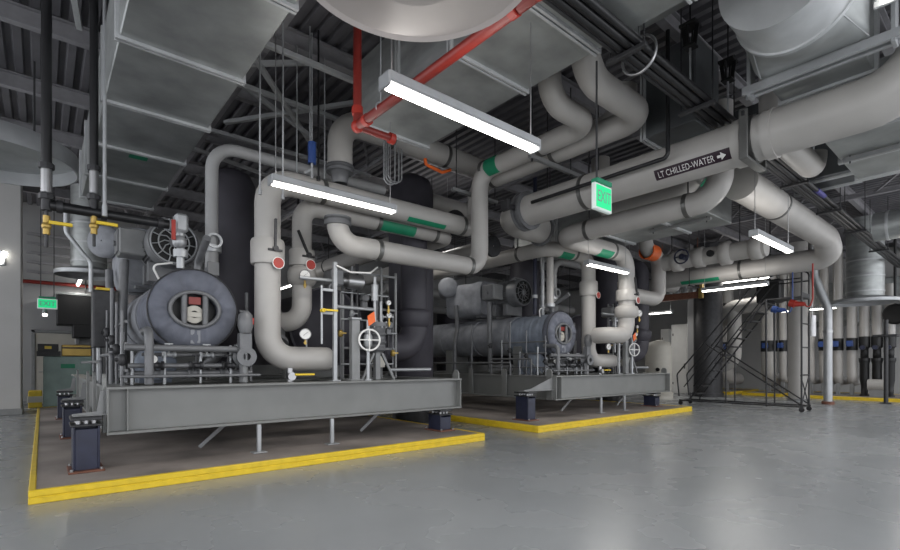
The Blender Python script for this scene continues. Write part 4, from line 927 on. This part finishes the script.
# black conduit rail along x, with clevis
t = thing('conduit_rack', (9, 2.64, 4.5), 'long black conduit rail slanting across the upper right', 'conduit')
for dy, dz, r, mt in ((-.13, 0, .035, 'black_steel'), (-.04, .0, .045, 'black_steel'), (.05, .0, .045, 'black_steel'), (.12, .0, .025, 'dark_iron')):
    MB().cyl((3.3, 2.64+dy, 4.56+dz), (22, 2.64+dy, 4.56+dz), r, n=12).build('conduit', mt, t)
for x in (4.6, 6.25, 8.0, 10.25, 12.6, 15, 18):
    tz = 5.5 if x < 5.8 else 5.98
    MB().box((x-.03, 2.42, 4.47), (x+.03, 2.86, 4.515)).cyl((x, 2.45, 4.5), (x, 2.45, tz), .009, n=8).cyl((x, 2.83, 4.5), (x, 2.83, tz), .009, n=8).build('strut_hanger', 'dark_iron', t)
MB().cyl((11.1, 2.51, 4.56), (11.6, 2.51, 4.56), .045, n=14).build('identification_sleeve', 'purple', t)
o = tag(MB().torus((4.85, 2.64, 4.58), (1,0,0), .19, .016, 28, 8).cyl((4.85, 2.64, 4.77), (4.85, 2.64, 5.5), .012, n=8).build('clevis_hanger', 'steel'), 'bright steel clevis ring around the black conduit rail', 'hanger')
# strut under the swelling transition
t = thing('strut_trapeze', (6.25, 1.5, 4.35), 'double strut trapeze carrying the swelling duct transition', 'hanger')
for x in (6.33, 6.45): MB().box((x-.025, .75, 4.46), (x+.025, 2.15, 4.555)).build('strut', 'zinc', t)
for y in (.82, 2.08): MB().box((6.31, y-.02, 4.43), (6.47, y+.02, 5.97)).build('hanger_post', 'zinc', t)
# hook-topped rods with black clamps at top right
for i, (x, y, zt) in enumerate(((6.12, 2.66, 5.22), (7.3, 2.66, 5.25))):
    t = thing('clamp_hanger', (x, y, 4.6), 'thin rod with black lantern-shaped clamp at top right, ' + ('left one' if i == 0 else 'right one'), 'hanger')
    MB().cyl((x, y, 4.61), (x, y, zt), .014, n=8).build('rod', 'zinc', t)
    m = MB()
    for k in (-1, 1): m.bar((x+k*.05, y, zt), (x+k*.085, y, zt+.24), .02, .05).bar((x, y+k*.05, zt), (x, y+k*.085, zt+.24), .05, .02)
    m.box((x-.07, y-.07, zt-.02), (x+.07, y+.07, zt+.01)).box((x-.1, y-.1, zt+.23), (x+.1, y+.1, zt+.27)).cyl((x, y, zt+.25), (x, y, 6.12), .01, n=8)
    m.build('clamp', 'black', t)
# joist struts on the right
for i, (x, ya, yb, z) in enumerate(((8.9, -.6, 1.7, 4.22), (10.0, 3.95, 5.2, 4.12))):
    t = tag(MB().box((x-.03, ya, z), (x+.03, yb, z+.06)).build('strut_trapeze', 'grey_paint'), ('short strut under the broad flat right-hand duct', 'short strut under the duct above the farther chiller pipes')[i], 'hanger')
    for y in (ya+.08, yb-.08): MB().cyl((x, y, z-.03), (x, y, z+.09), .010, n=8).build('hanger_rod', 'dark_iron', t)

# ------------------------------------------------------------------ red sprinkler pipe
t = tag(MB().tube([(2.86, 5.1, 5.7), (2.86, 5.1, 4.12)], .05, n=16).tube([(2.86, 5.13, 4.12), (2.92, -2, 4.12)], .052, n=16).tube([(2.86, 5.1, 4.12), (3.35, 5.1, 4.12)], .045, n=16).build('sprinkler_pipe', 'red'), 'red sprinkler pipe dropping then running overhead toward the viewer', 'pipe')
MB().sphere((2.86, 5.1, 4.12), .075, 16, 8).build('elbow_fitting', 'red_bright', t)
for y in (4.9, 2.35, 2.62): MB().band((2.87, y, 4.12), (0,1,0), .052, .07, .014, 18).build('grooved_coupling', 'red_bright', t)
MB().band((2.86, 5.1, 4.3), (0,0,1), .05, .09, .016, 18).build('grooved_coupling', 'red_bright', t)
MB().band((3.34, 5.1, 4.12), (1,0,0), .045, .07, .02, 18).build('grooved_coupling', 'red_bright', t)
for y in (4.6, 1.2): MB().torus((2.87, y, 4.14), (0,1,0), .06, .008, 18, 6).cyl((2.87, y, 4.19), (2.87, y, 6.1), .008, n=8).build('clevis_hanger', 'zinc', t)
tag(MB().cyl((9.6, 4.02, 5.0), (13.5, 4.02, 5.0), .05, n=14).cyl((10.0,4.02,5.0),(10.0,4.02,6.1),.01,n=8).cyl((12.5,4.02,5.0),(12.5,4.02,6.1),.01,n=8).build('sprinkler_pipe', 'red'), 'short length of red sprinkler pipe glimpsed under the broad right duct', 'pipe')
t = tag(MB().cyl((-2, 20.2, 3.9), (3, 20.2, 3.9), .06, n=14).build('sprinkler_pipe', 'red'), 'distant dark red pipe low on the back wall', 'pipe')
for x in (-1, 1.5): MB().box((x-.03, 20.2, 3.8), (x+.03, 20.495, 3.84)).build('wall_bracket', 'dark_iron', t)

# ------------------------------------------------------------------ black drop pipes at the left, flexible connectors and yellow valves
def drop(px, label, big):
    x = at(px, 200, y=7.4).x; r = .052 if big else .046
    t = thing('drop_pipe', (x, 7.4, 2.8), label, 'pipe', 'black drop pipes')
    zt = at(px, 168 if big else 170, y=7.4).z
    MB().cyl((x, 7.4, zt), (x, 7.4, 6.4), r, n=16).build('pipe', 'black_steel', t)
    prof = [(0, r)]
    for k in range(10): prof += [(-.03*k - .015, r*.98), (-.03*k - .03, r*1.12)]
    MB().lathe((x, 7.4, zt), (0,0,1), prof, 18).build('braided_connector', 'steel', t)
    for z in (zt+.02, zt-.34): MB().lathe((x,7.4,z), (0,0,1), [(-.03,r),(-.03,r*1.5),(-.03,r*1.5),(.03,r*1.5),(.03,r*1.5),(.03,r)], 8, False).build('union_nut', 'dark_iron', t)
    MB().cyl((x,7.4,zt-.34), (x,7.4,zt-.5), r, n=14).build('nipple', 'dark_iron', t)
    MB().band((x,7.4,6.0), (0,0,1), r, .06, .012, 16).box((x-.15,7.44,5.97), (x+.15,7.5,6.03)).build('pipe_hanger', 'dark_iron', t)
    z = at(px, 226, y=7.4).z
    MB().cyl((x,7.4,zt-.5), (x,7.4,z-.25), .018, n=10).build('drain_tube', 'dark_iron', t)
    MB().cyl((x,7.4,z-.1), (x,7.4,z+.12), .035, n=12).sphere((x,7.4,z), .05, 12, 8).build('ball_valve', 'brass', t)
    MB().box((x+.02, 7.34, z+.02), (x+.24, 7.37, z+.06), .004).build('lever', 'yellow', t)
    return x
xa = drop(46.5, 'black drop pipe with yellow valve, leftmost of two', True)
xb = drop(94, 'black drop pipe with yellow valve, next to the wide duct', False)
t = tag(MB().cyl((xa+.03, 7.4, 3.17), (1.32, 7.4, 3.17), .06, n=18).build('cross_pipe', 'black_steel'), 'level black pipe joining the two drop pipes to the motor valve', 'pipe')
for x in (xa+.12, xb+.1, 1.2): MB().band((x, 7.4, 3.17), (1,0,0), .06, .06, .015, 16).build('coupling', 'dark_iron', t)
t = thing('angle_valve', (1.42, 7.4, 2.6), 'grey angle valve with red strip at the end of the black level pipe', 'valve')
MB().cyl((1.30,7.4,3.17), (1.44,7.4,3.17), .08, n=16).box((1.36,7.3,3.08), (1.52,7.5,3.33), .03).cyl((1.44,7.4,3.2), (1.44,7.4,2.6), .05, n=16).lathe((1.44,7.4,2.8), (0,0,1), [(-.05,.05),(-.05,.09),(-.05,.09),(.05,.09),(.05,.09),(.05,.05)], 18).sphere((1.42,7.36,2.95), .09, 16, 8).build('valve_body', 'zinc', t)
MB().box((1.31,7.27,2.95), (1.36,7.3,3.22)).build('warning_strip', 'red_bright', t)
t = tag(MB().tube([(xb+.10, 7.3, 6.3), (xb+.10, 7.3, 3.25)], .022, n=10).cyl((xb+.1,7.3,3.25),(xb+.1,7.3,3.12),.03,n=10).build('conduit', 'zinc'), 'thin pale conduit dropping beside the right black drop pipe', 'conduit')
tag(MB().tube([at(66, 205, y=9) , at(66, 232, y=9), at(84, 255, y=9), at(91, 262, y=9), at(91, 292, y=9)], .03, .15, 10).build('bent_conduit', 'zinc'), 'grey bent conduit in front of the distant galvanized diffuser', 'conduit')

# ------------------------------------------------------------------ hanger rods over the nearer chiller, with a blue actuator
for i, (px, y, zb, mt, r) in enumerate(((260, 6.3, 3.5, 'zinc', .012), (283, 6.3, 3.5, 'zinc', .012), (310, 6.82, 4.3, 'zinc', .012), (318.5, 6.82, 4.08, 'black_steel', .016), (333, 9.0, 4.6, 'black_steel', .014), (298, 9.6, 4.6, 'black_steel', .014))):
    x = at(px, 150, y=y).x
    tag(MB().cyl((x, y, zb), (x, y, 6.3), r, n=8).cyl((x, y, zb-.03), (x, y, zb+.03), r*1.9, n=8).build('hanger_rod', mt), ('pale' if mt == 'zinc' else 'black') + ' thin ceiling rod above the nearer chiller, ' + ('first', 'second', 'third', 'fourth', 'sixth', 'fifth')[i] + ' from the left', 'hanger', 'ceiling rods over the nearer chiller')
x = at(312, 155, y=6.8).x
t = thing('actuator', (x, 6.8, 4.0), 'blue cylindrical actuator hanging over the left linear light', 'actuator')
MB().cyl((x, 6.8, 4.27), (x, 6.8, 4.58), .06, n=16).build('cylinder', 'blue', t)
MB().cyl((x,6.8,4.05), (x,6.8,4.28), .02, n=10).bar((x-.12,6.8,4.1), (x+.02,6.8,4.2), .03, .03).cyl((x,6.8,4.6),(x,6.8,6.2),.012,n=8).build('linkage', 'zinc', t)
# coil of cable beside the thick high pipe
t = thing('cable_coil', (4.6, 7.0, 4.1), 'looped grey cable hanging below the thick high pipe', 'cable')
for k, (a, b) in enumerate(((4.40, 4.62), (4.46, 4.72), (4.52, 4.80))):
    MB().tube([(a, 6.95+.03*k, 5.1), (a, 6.95+.03*k, 4.35+.05*k), (b, 6.95+.03*k, 4.35+.05*k), (b, 6.95+.03*k, 5.05)], .013, .1, 8).build('cable_loop', 'zinc', t)
# ------------------------------------------------------------------ rolling ladder
t = thing('rolling_ladder', (16, 5.4, 0), 'tall black rolling stair ladder on casters at right', 'ladder')
xa, xb = 15.65, 16.35                      # width in x; climbs toward -y
yb, yt, zb, zt = 6.8, 4.72, .22, 3.12
dirn = Vector((0, yt-yb, zt-zb))
for x in (xa, xb):
    m = MB().cyl((x, yb, zb), (x, yt, zt), .024, n=10)
    m.tube([(x, yb+.35, zb+.05), (x, yb+.42, zb+.75), (x, yt+.05, zt+.78), (x, yt-.85, zt+.78), (x, yt-.85, zt)], .022, .15, 10)
    m.tube([(x, yb+.2, zb+.35), (x, yt, zt+.5), (x, yt-.85, zt+.5)], .018, .1, 8)
    m.build('handrail', 'black_steel', t)
    m = MB().cyl((x, yt-.02, .1), (x, yt-.02, zt), .022, n=10).cyl((x, yt-.85, .1), (x, yt-.85, zt), .024, n=10).cyl((x, yb+.3, .14), (x, yt-.85, .14), .022, n=10)
    m.cyl((x, yt-.85, .18), (x, yt+1.6, 1.9), .02, n=8).cyl((x, yt-.02, .16), (x, yt+.0, zt), .02, n=8).cyl((x, yb, .14), (x, yb, .4), .022, n=8)
    m.cyl((x, (yb+yt)/2, .14), (x, (yb+yt)/2, (zb+zt)/2), .02, n=8)
    m.build('side_frame', 'black_steel', t)
for k in range(12):
    s = (k+.6)/12; c = Vector((0, yb, zb)) + dirn*s
    m = MB().box((xa+.02, c.y-.10, c.z-.015), (xb-.02, c.y+.10, c.z+.015), .004)
    m.build('step', 'dark_iron', t)
MB().box((xa, yt-.86, zt-.02), (xb, yt+.02, zt+.02)).box((xa, yt-.87, zt), (xb, yt-.85, zt+.12)).build('platform', 'dark_iron', t)
for y, z in ((yb+.3, .14), (yt-.02, .14), (yt-.85, .14), (yt-.85, 1.0), (yt-.85, 1.75), (yt-.85, 2.4), (yt-.85, zt+.78)): MB().cyl((xa, y, z), (xb, y, z), .02, n=8).build('cross_bar', 'black_steel', t)
MB().cyl((xa, yt-.85, .2), (xb, yt-.85, 1.0), .015, n=8).cyl((xb, yt-.83, .2), (xa, yt-.83, 1.0), .015, n=8).build('cross_brace', 'black_steel', t)
for x in (xa, xb):
    for y in (yb+.3, yt-.85):
        c = MB().cyl((x-.025, y, .062), (x+.025, y, .062), .062, n=18).build('caster', 'black', t)
        MB().box((x-.04, y-.03, .06), (x-.028, y+.03, .16)).box((x+.028, y-.03, .06), (x+.04, y+.03, .16)).box((x-.04, y-.04, .15), (x+.04, y+.04, .17)).build('caster_fork', 'dark_iron', t)

# ------------------------------------------------------------------ pump row in the far right
def curb_pad(x0, x1, y0, y1, label): return pad(x0, x1, y0, y1, label, .12)
curb_pad(22.2, 25.6, 1.2, 5.75, 'far yellow-edged pad under the pump pipes, right-hand pad')
curb_pad(22.3, 25.6, 6.2, 7.6, 'far yellow-edged pad behind the rolling ladder, middle pad')
curb_pad(22.2, 25.6, 8.0, 10.2, 'far yellow-edged pad behind the rolling ladder, left pad')
XR = 23.4
def riser(px, r, label, valve=True, zb=.62, mt='jacket', ztop=5.6, black=False):
    y = at(px, 350, x=XR).y
    z0 = .12
    p = tag(MB().tube([(XR+1.3, y, zb), (XR, y, zb), (XR, y, ztop)], r, r*1.7, 28).build('insulated_riser', mt, origin=(XR, y, .12)), label, 'pipe', 'white risers in the pump row')
    MB().box((XR-.06, y-.06, z0), (XR+.06, y+.06, zb-r*.4)).box((XR-.2, y-.2, z0), (XR+.2, y+.2, z0+.03)).build('base_support', 'grey_paint', p)
    if valve:
        MB().band((XR, y, 2.05), (0,0,1), r, .46, .02, 28).build('butterfly_valve', 'black', p)
        MB().cyl((XR-r-.02, y, 2.05), (XR-r-.22, y, 2.05), .07, n=14).box((XR-r-.32, y-.1, 1.95), (XR-r-.16, y+.1, 2.17), .02).build('valve_actuator', 'blue', p)
    return p
riser(727, .25, 'white riser with round bottom elbow, left of the ladder braces', True)
riser(769, .28, 'white riser with round bottom elbow behind the ladder steps', True)
riser(783, .13, 'thin white riser with blue actuator beside the wide straight one', True)
riser(811, .13, 'thin white riser hidden behind the ladder top', False)
riser(824, .155, 'white riser just left of the galvanized post base', True)
riser(838, .155, 'white riser with rounded elbow right of the galvanized post', True)
riser(852, .155, 'last white riser with rounded elbow beside the black strainers', True)
for px, lb in ((864.5, 'left of three'), (877, 'middle of three'), (890, 'right of three')):
    y = at(px, 350, x=XR).y
    t = thing('pump_strainer', (XR, y, .12), 'black strainer stack in the far pump row, ' + lb, 'strainer', 'black pump strainers')
    MB().lathe((XR, y, .12), (0,0,1), [(0,.14),(.05,.14),(.05,.1),(.4,.11),(.6,.14),(1.2,.14),(1.3,.17),(1.3,.17),(1.4,.17),(1.4,.17),(1.4,.12),(1.75,.12),(1.8,.17),(1.8,.17),(2.2,.17),(2.2,.17),(2.2,.1)], 24).build('body', 'black', t)
    MB().cyl((XR, y, 2.3), (XR, y, 4.2), .15, n=22).build('upper_pipe', 'jacket', t)
    MB().cyl((XR-.22, y, 1.9), (XR-.45, y, 1.9), .08, n=12).build('actuator', 'navy', t)
t = tag(MB().cyl((22.9, at(868, 376, x=22.9).y, .55), (22.9, at(886, 376, x=22.9).y, .55), .2, n=24).build('pump_casing', 'jacket'), 'low white pump body lying before the black strainers', 'pump')
MB().box((22.8, at(877,376,x=22.9).y-.2, .12), (23.0, at(877,376,x=22.9).y+.2, .4)).build('base_support', 'grey_paint', t)
# wide straight column pipe down to the floor, galvanised post
c = at(798, 400, z=.02); 
t = tag(MB().cyl((c.x, c.y, .0), (c.x, c.y, 5.6), .29, n=32).build('insulated_riser', 'jacket'), 'wide straight white pipe reaching the floor behind the ladder', 'pipe', 'white risers in the pump row')
MB().band((c.x, c.y, .04), (0,0,1), .29, .08, .02, 32).build('floor_collar', 'grey_paint', t)
c = at(828, 403.5, z=.02)
t = tag(MB().tube([(c.x, c.y, 0), (c.x, c.y, 3.1), (c.x-.1, c.y+.35, 4.2), (c.x-.1, c.y+.35, 5.9)], .12, .5, 22).build('galvanized_post', 'zinc'), 'bent galvanized steel post standing on the floor at right', 'post')
MB().lathe((c.x, c.y, 0), (0,0,1), [(0,.17),(.09,.17),(.09,.17),(.09,.12)], 24).build('foot_collar', 'rust', t)
MB().band((c.x, c.y, 2.35), (0,0,1), .12, .07, .02, 22).build('clamp_band', 'steel', t)
# small grey stand with black disc at right edge
c = at(886, 403, z=.02)
t = tag(MB().cyl((c.x, c.y, 0), (c.x, c.y, 2.75), .06, n=14).box((c.x-.15, c.y-.15, 0), (c.x+.15, c.y+.15, .03)).box((c.x-.3, c.y-.3, 2.2), (c.x+.3, c.y+.3, 2.26)).build('valve_stand', 'dark_iron'), 'dark upright stand with cross plate near the right edge', 'post')
p = at(895, 314, x=22.7)
t = tag(MB().lathe(p + Vector((0,0,0)), (-1,.3,0), [(-.06, .01), (-.06,.36), (-.06,.36), (.02,.36), (.06,.3), (.06,.3), (.05,.02)], 32).cyl(p + Vector((.02,0,.3)), Vector((p.x+.02,p.y,6.1)), .04, n=12).build('hanging_suction_diffuser', 'black'), 'big black round flange hanging at the right edge', 'flange')
# black valve body and bright fittings by the ladder
p = at(722, 310, x=22.2)
t = tag(MB().cyl(p, p + Vector((-.35, .1, 0)), .30, n=26).cyl(p + Vector((-.35,.1,0)), p + Vector((-.42,.1,0)), .36, n=26).cyl(p, p + Vector((.45,-.1,0)), .3, n=26).build('check_valve', 'black'), 'round black valve end beside the bright metal elbow', 'valve')
p = at(748, 308, x=21.5)
t = tag(MB().tube([p + Vector((.5,1.2,-.5)), p + Vector((0,.6,.05)), p + Vector((0,-.75,.15))], .30, .5, 26).tube([p + Vector((0,.5,.0)), p + Vector((0,.5,-2.3)), p + Vector((0,1.5,-2.3))], .26, .5, 24).build('insulated_pipe', 'jacket'), 'bright elbow pipe just above the ladder handrails', 'pipe')
MB().lathe(p + Vector((0,-.75,.15)), (0,-1,.1), [(0,.30),(0,.34),(0,.34),(.06,.34),(.06,.34),(.06,.02)], 26).build('flange', 'steel', t)
MB().cyl(p + Vector((0,.3,.3)), Vector((p.x, p.y+.3, 6.1)), .012, n=8).build('hanger_rod', 'dark_iron', t)
for px, py, mt, lb, s in ((795, 304, 'red_bright', 'red plug connector hanging above the ladder', .125), (777, 310, 'blue', 'blue hose connector hanging beside the ladder', .12)):
    p = at(px, py, x=14.3 if mt != 'blue' else 14.85)
    t = thing('hanging_plug_connector', p, lb, 'connector')
    MB().cyl(p, p + Vector((0, -s*1.6, -.02)), s*.55, s*.4, n=16).cyl(p, p + Vector((0, s*.9, .04)), s*.75, n=16).build('body', mt, t)
    MB().tube([p + Vector((0,-s*1.6,0)), p + Vector((0,-s*2.2,-.2)), p + Vector((0,-s*2.9,.1)), p + Vector((0,-s*2.9,.95))], .018, .12, 8).build('cable', mt, t)
p = at(768, 292, x=18)
t = tag(MB().box(p + Vector((0,-.35,-.35)), p + Vector((.4,.35,.4)), .05).cyl(p + Vector((.2,0,.4)), p + Vector((.2,0,3.0)), .02, n=8).build('unit_speaker', 'black'), 'black box hanging above the ladder handrails', 'speaker')
p = at(812, 326, x=17.0)
t = tag(MB().cyl(p + Vector((0,0,-.3)), p + Vector((0,0,.3)), .10, n=18).cyl(p + Vector((0,0,.3)), p + Vector((0,0,3.2)), .012, n=8).build('hanging_cylinder', 'steel'), 'small bright hanging cylinder right of the ladder platform', 'fitting')

# black cross bar with valves
# ------------------------------------------------------------------ cabinets, vessels and pillars right of the farther chiller
def cabinet(px0, px1, x, z0, z1, dep, mt, label, pads=True):
    ya, yb = at(px0, 350, x=x).y, at(px1, 350, x=x).y
    ya, yb = max(ya, yb), min(ya, yb)
    t = tag(MB().box((x, yb, z0), (x+dep, ya, z1), .02).build('electrical_cabinet', mt), label, 'cabinet', 'tall cabinets past the farther chiller')
    dr = MB().box((x-.02, yb+.05, z0+.1), (x, ya-.05, z1-.06), .006).build('door', mt, t)
    MB().box((x-.04, yb+.12, z0+1.1), (x-.02, yb+.16, z0+1.32)).build('handle', 'black', dr)
    for h in (z0+.4, z1-.5): MB().box((x-.03, ya-.12, h), (x-.02, ya-.08, h+.1)).build('hinge', 'black', dr)
    return t
cabinet(671, 688, 21.5, 0, 3.05, .9, 'white', 'tall white cabinet right of the farther chiller')
cabinet(660.5, 669, 22.5, 0, 2.95, .8, 'white', 'narrow white cabinet behind the tall white one')
c = at(650, 389, z=0)
t = tag(MB().lathe((17.6, 8.8, 0), (0,0,1), [(0,.5),(.25,.5),(.25,.42),(.5,.46),(.5,.46),(1.9,.46),(2.1,.38),(2.2,.01)], 36).build('storage_tank', 'cream'), 'beige standing tank behind the right end of the farther skid', 'vessel')
MB().cyl((17.15, 8.6, 1.1), (17.10, 8.6, 1.1), .07, n=14).build('sight_glass', 'black', t)
for px, w, lb, mt in ((693.5, .34, 'light grey steel pillar left of the ladder foot', 'grey_wall'), (708, .52, 'dark round pillar behind the ladder handrails', 'dark_iron')):
    y = at(px, 380, x=20.5).y
    if mt == 'grey_wall':
        tag(MB().box((20.5-w/2, y-w/2, 0), (20.5+w/2, y+w/2, 6.1), .01).box((20.5-w/2-.05, y-w/2-.05, 0), (20.5+w/2+.05, y+w/2+.05, .12)).build('support_pillar', mt), lb, 'pillar')['kind'] = 'structure'
    else:
        tag(MB().cyl((20.5, y, 0), (20.5, y, 6.1), w, n=28).cyl((20.5, y, 0), (20.5, y, .15), w+.06, n=28).build('support_pillar', mt), lb, 'pillar')['kind'] = 'structure'
# brown header beam with white fittings above the cabinets
a = at(662, 296, x=19.0); b = at(700, 291, x=19.0)
t = tag(MB().box((18.95, b.y, a.z-.22), (19.1, a.y+.4, a.z+.02)).cyl((19.02, b.y+.1, a.z), (19.02, b.y+.1, 6.1), .015, n=8).cyl((19.02, a.y, a.z), (19.02, a.y, 6.1), .015, n=8).build('hanging_channel', 'rust'), 'brown steel channel carrying pale valve bodies, above the white cabinets', 'beam')
for k in range(5):
    y = b.y + .25 + (a.y - b.y)*k/5
    MB().lathe((18.98, y, a.z+.02), (0,0,1), [(0,.1),(.12,.12),(.16,.06),(.3,.06),(.34,.14),(.38,.01)], 16).build('valve_body', 'zinc', t)
MB().box((18.9, b.y-.12, a.z-.25), (19.05, b.y+.02, a.z+.45)).build('end_bracket', 'brass', t)
# ------------------------------------------------------------------ far left corner
p0 = at(49, 402, z=0)
t = tag(MB().box((.02, 17.6, 0), (1.15, 18.4, 1.52), .015).build('transformer_cabinet', 'pale_green'), 'pale green floor cabinet at far left beside the door', 'cabinet')
MB().box((.08, 17.58, .12), (1.09, 17.6, 1.45), .006).build('door', 'pale_green', t)
MB().box((.4, 17.57, 1.18), (.72, 17.58, 1.3), .002).build('label_plate', 'green', t)
t = tag(MB().box((-.1, 17.5, 1.66), (.35, 17.9, 1.86)).box((-.12, 17.48, 1.52), (.4, 17.95, 1.66)).build('tool_case', 'black'), 'black case lying on the pale green cabinet', 'case')
MB().box((.05, 17.49, 1.72), (.2, 17.5, 1.8), .002).build('latch', 'yellow', t)
t = tag(MB().box((.42, 17.55, 1.525), (1.1, 17.95, 1.85), .02).build('tool_box', 'brass'), 'yellowish box lying on the pale green cabinet beside the black case', 'case')
MB().box((.42, 17.54, 1.74), (1.1, 17.555, 1.78)).build('lid_rim', 'dark_iron', t)
t = tag(MB().box((-.32, 18.9, 0), (.0, 19.6, .5), .02).build('wheel_stop', 'yellow'), 'yellow block on the floor beside the white column', 'block')
MB().box((-.34, 18.88, .16), (.02, 19.62, .34), .01).build('pale_stripe', 'cream', t)
t = tag(MB().box((.35, 19.6, 2.55), (1.6, 20.4, 3.5), .02).box((.75, 19.6, 2.15), (1.6, 20.4, 2.56), .02).cyl((1.1,20,3.5),(1.1,20,6.1),.02,n=8).build('fan_unit', 'black'), 'stepped black box hanging near the small EXIT sign', 'unit')
MB().box((.33, 19.58, 3.5), (1.62, 20.42, 3.58)).build('top_flange', 'duct', t)
for i, z in enumerate((4.2, 4.5, 4.8, 5.1, 5.4)):
    t = tag(MB().box((-.38, 20.25, z), (6.5, 20.33, z+.08)).box((-.1, 20.3, z), (-.04, 20.5, z+.06)).box((6.0, 20.3, z), (6.06, 20.5, z+.06)).build('wall_strut', 'joist'), 'level steel strut on the far back wall, ' + ('lowest', 'second lowest', 'middle', 'second highest', 'highest')[i] + ' of five', 'strut', 'struts on the back wall')
# dark far equipment behind the chillers
for x, y, r, h, lb in ((3.0, 18.4, .9, 4.2, 'dark tank in the gloom behind the nearer chiller, left one'), (5.4, 18.6, .9, 4.6, 'dark tank in the gloom behind the nearer chiller, right one'), (10.0, 18.5, 1.0, 4.4, 'dark tank in the gloom behind the farther chiller, left one'), (12.8, 18.6, 1.0, 4.4, 'dark tank in the gloom behind the farther chiller, middle one'), (15.8, 18.4, .9, 4.2, 'dark tank in the gloom behind the farther chiller, right one')):
    t = tag(MB().lathe((x, y, 0), (0,0,1), [(0,r*.9),(.3,r*.9),(.3,r),(h-.4,r),(h-.1,r*.6),(h,.01)], 36).build('storage_tank', 'black_foam'), lb, 'vessel', 'dark tanks along the back wall')
    for z in (1.2, 2.6): MB().band((x, y, z), (0,0,1), r, .06, .02, 36).build('tank_band', 'dark_iron', t)

# ------------------------------------------------------------------ world, camera, exposure
w = D.worlds.new('World'); SC.world = w; w.use_nodes = True
bg = w.node_tree.nodes['Background']; bg.inputs[0].default_value = (.80, .82, .86, 1); bg.inputs[1].default_value = 2.3
cd = D.cameras.new('Camera'); cam = D.objects.new('Camera', cd); COL.objects.link(cam)
cam.location = (0, 0, CH); cam.rotation_euler = (PI/2, 0, -math.atan2(AY, AX))
cd.sensor_width = 36; cd.lens = F/900*36; cd.shift_y = (HZ - 275)/900; cd.clip_start = .05; cd.clip_end = 200
SC.camera = cam
vs = SC.view_settings
SC.display_settings.display_device = 'sRGB'
vs.view_transform = 'Standard'; vs.look = 'None'; vs.gamma = 1; vs.exposure = 0.18
try: vs.use_curve_mapping = False
except Exception: pass
SC.cycles.use_denoising = True
SC.cycles.max_bounces = 6; SC.cycles.diffuse_bounces = 4; SC.cycles.glossy_bounces = 4
SC.cycles.sample_clamp_indirect = 8
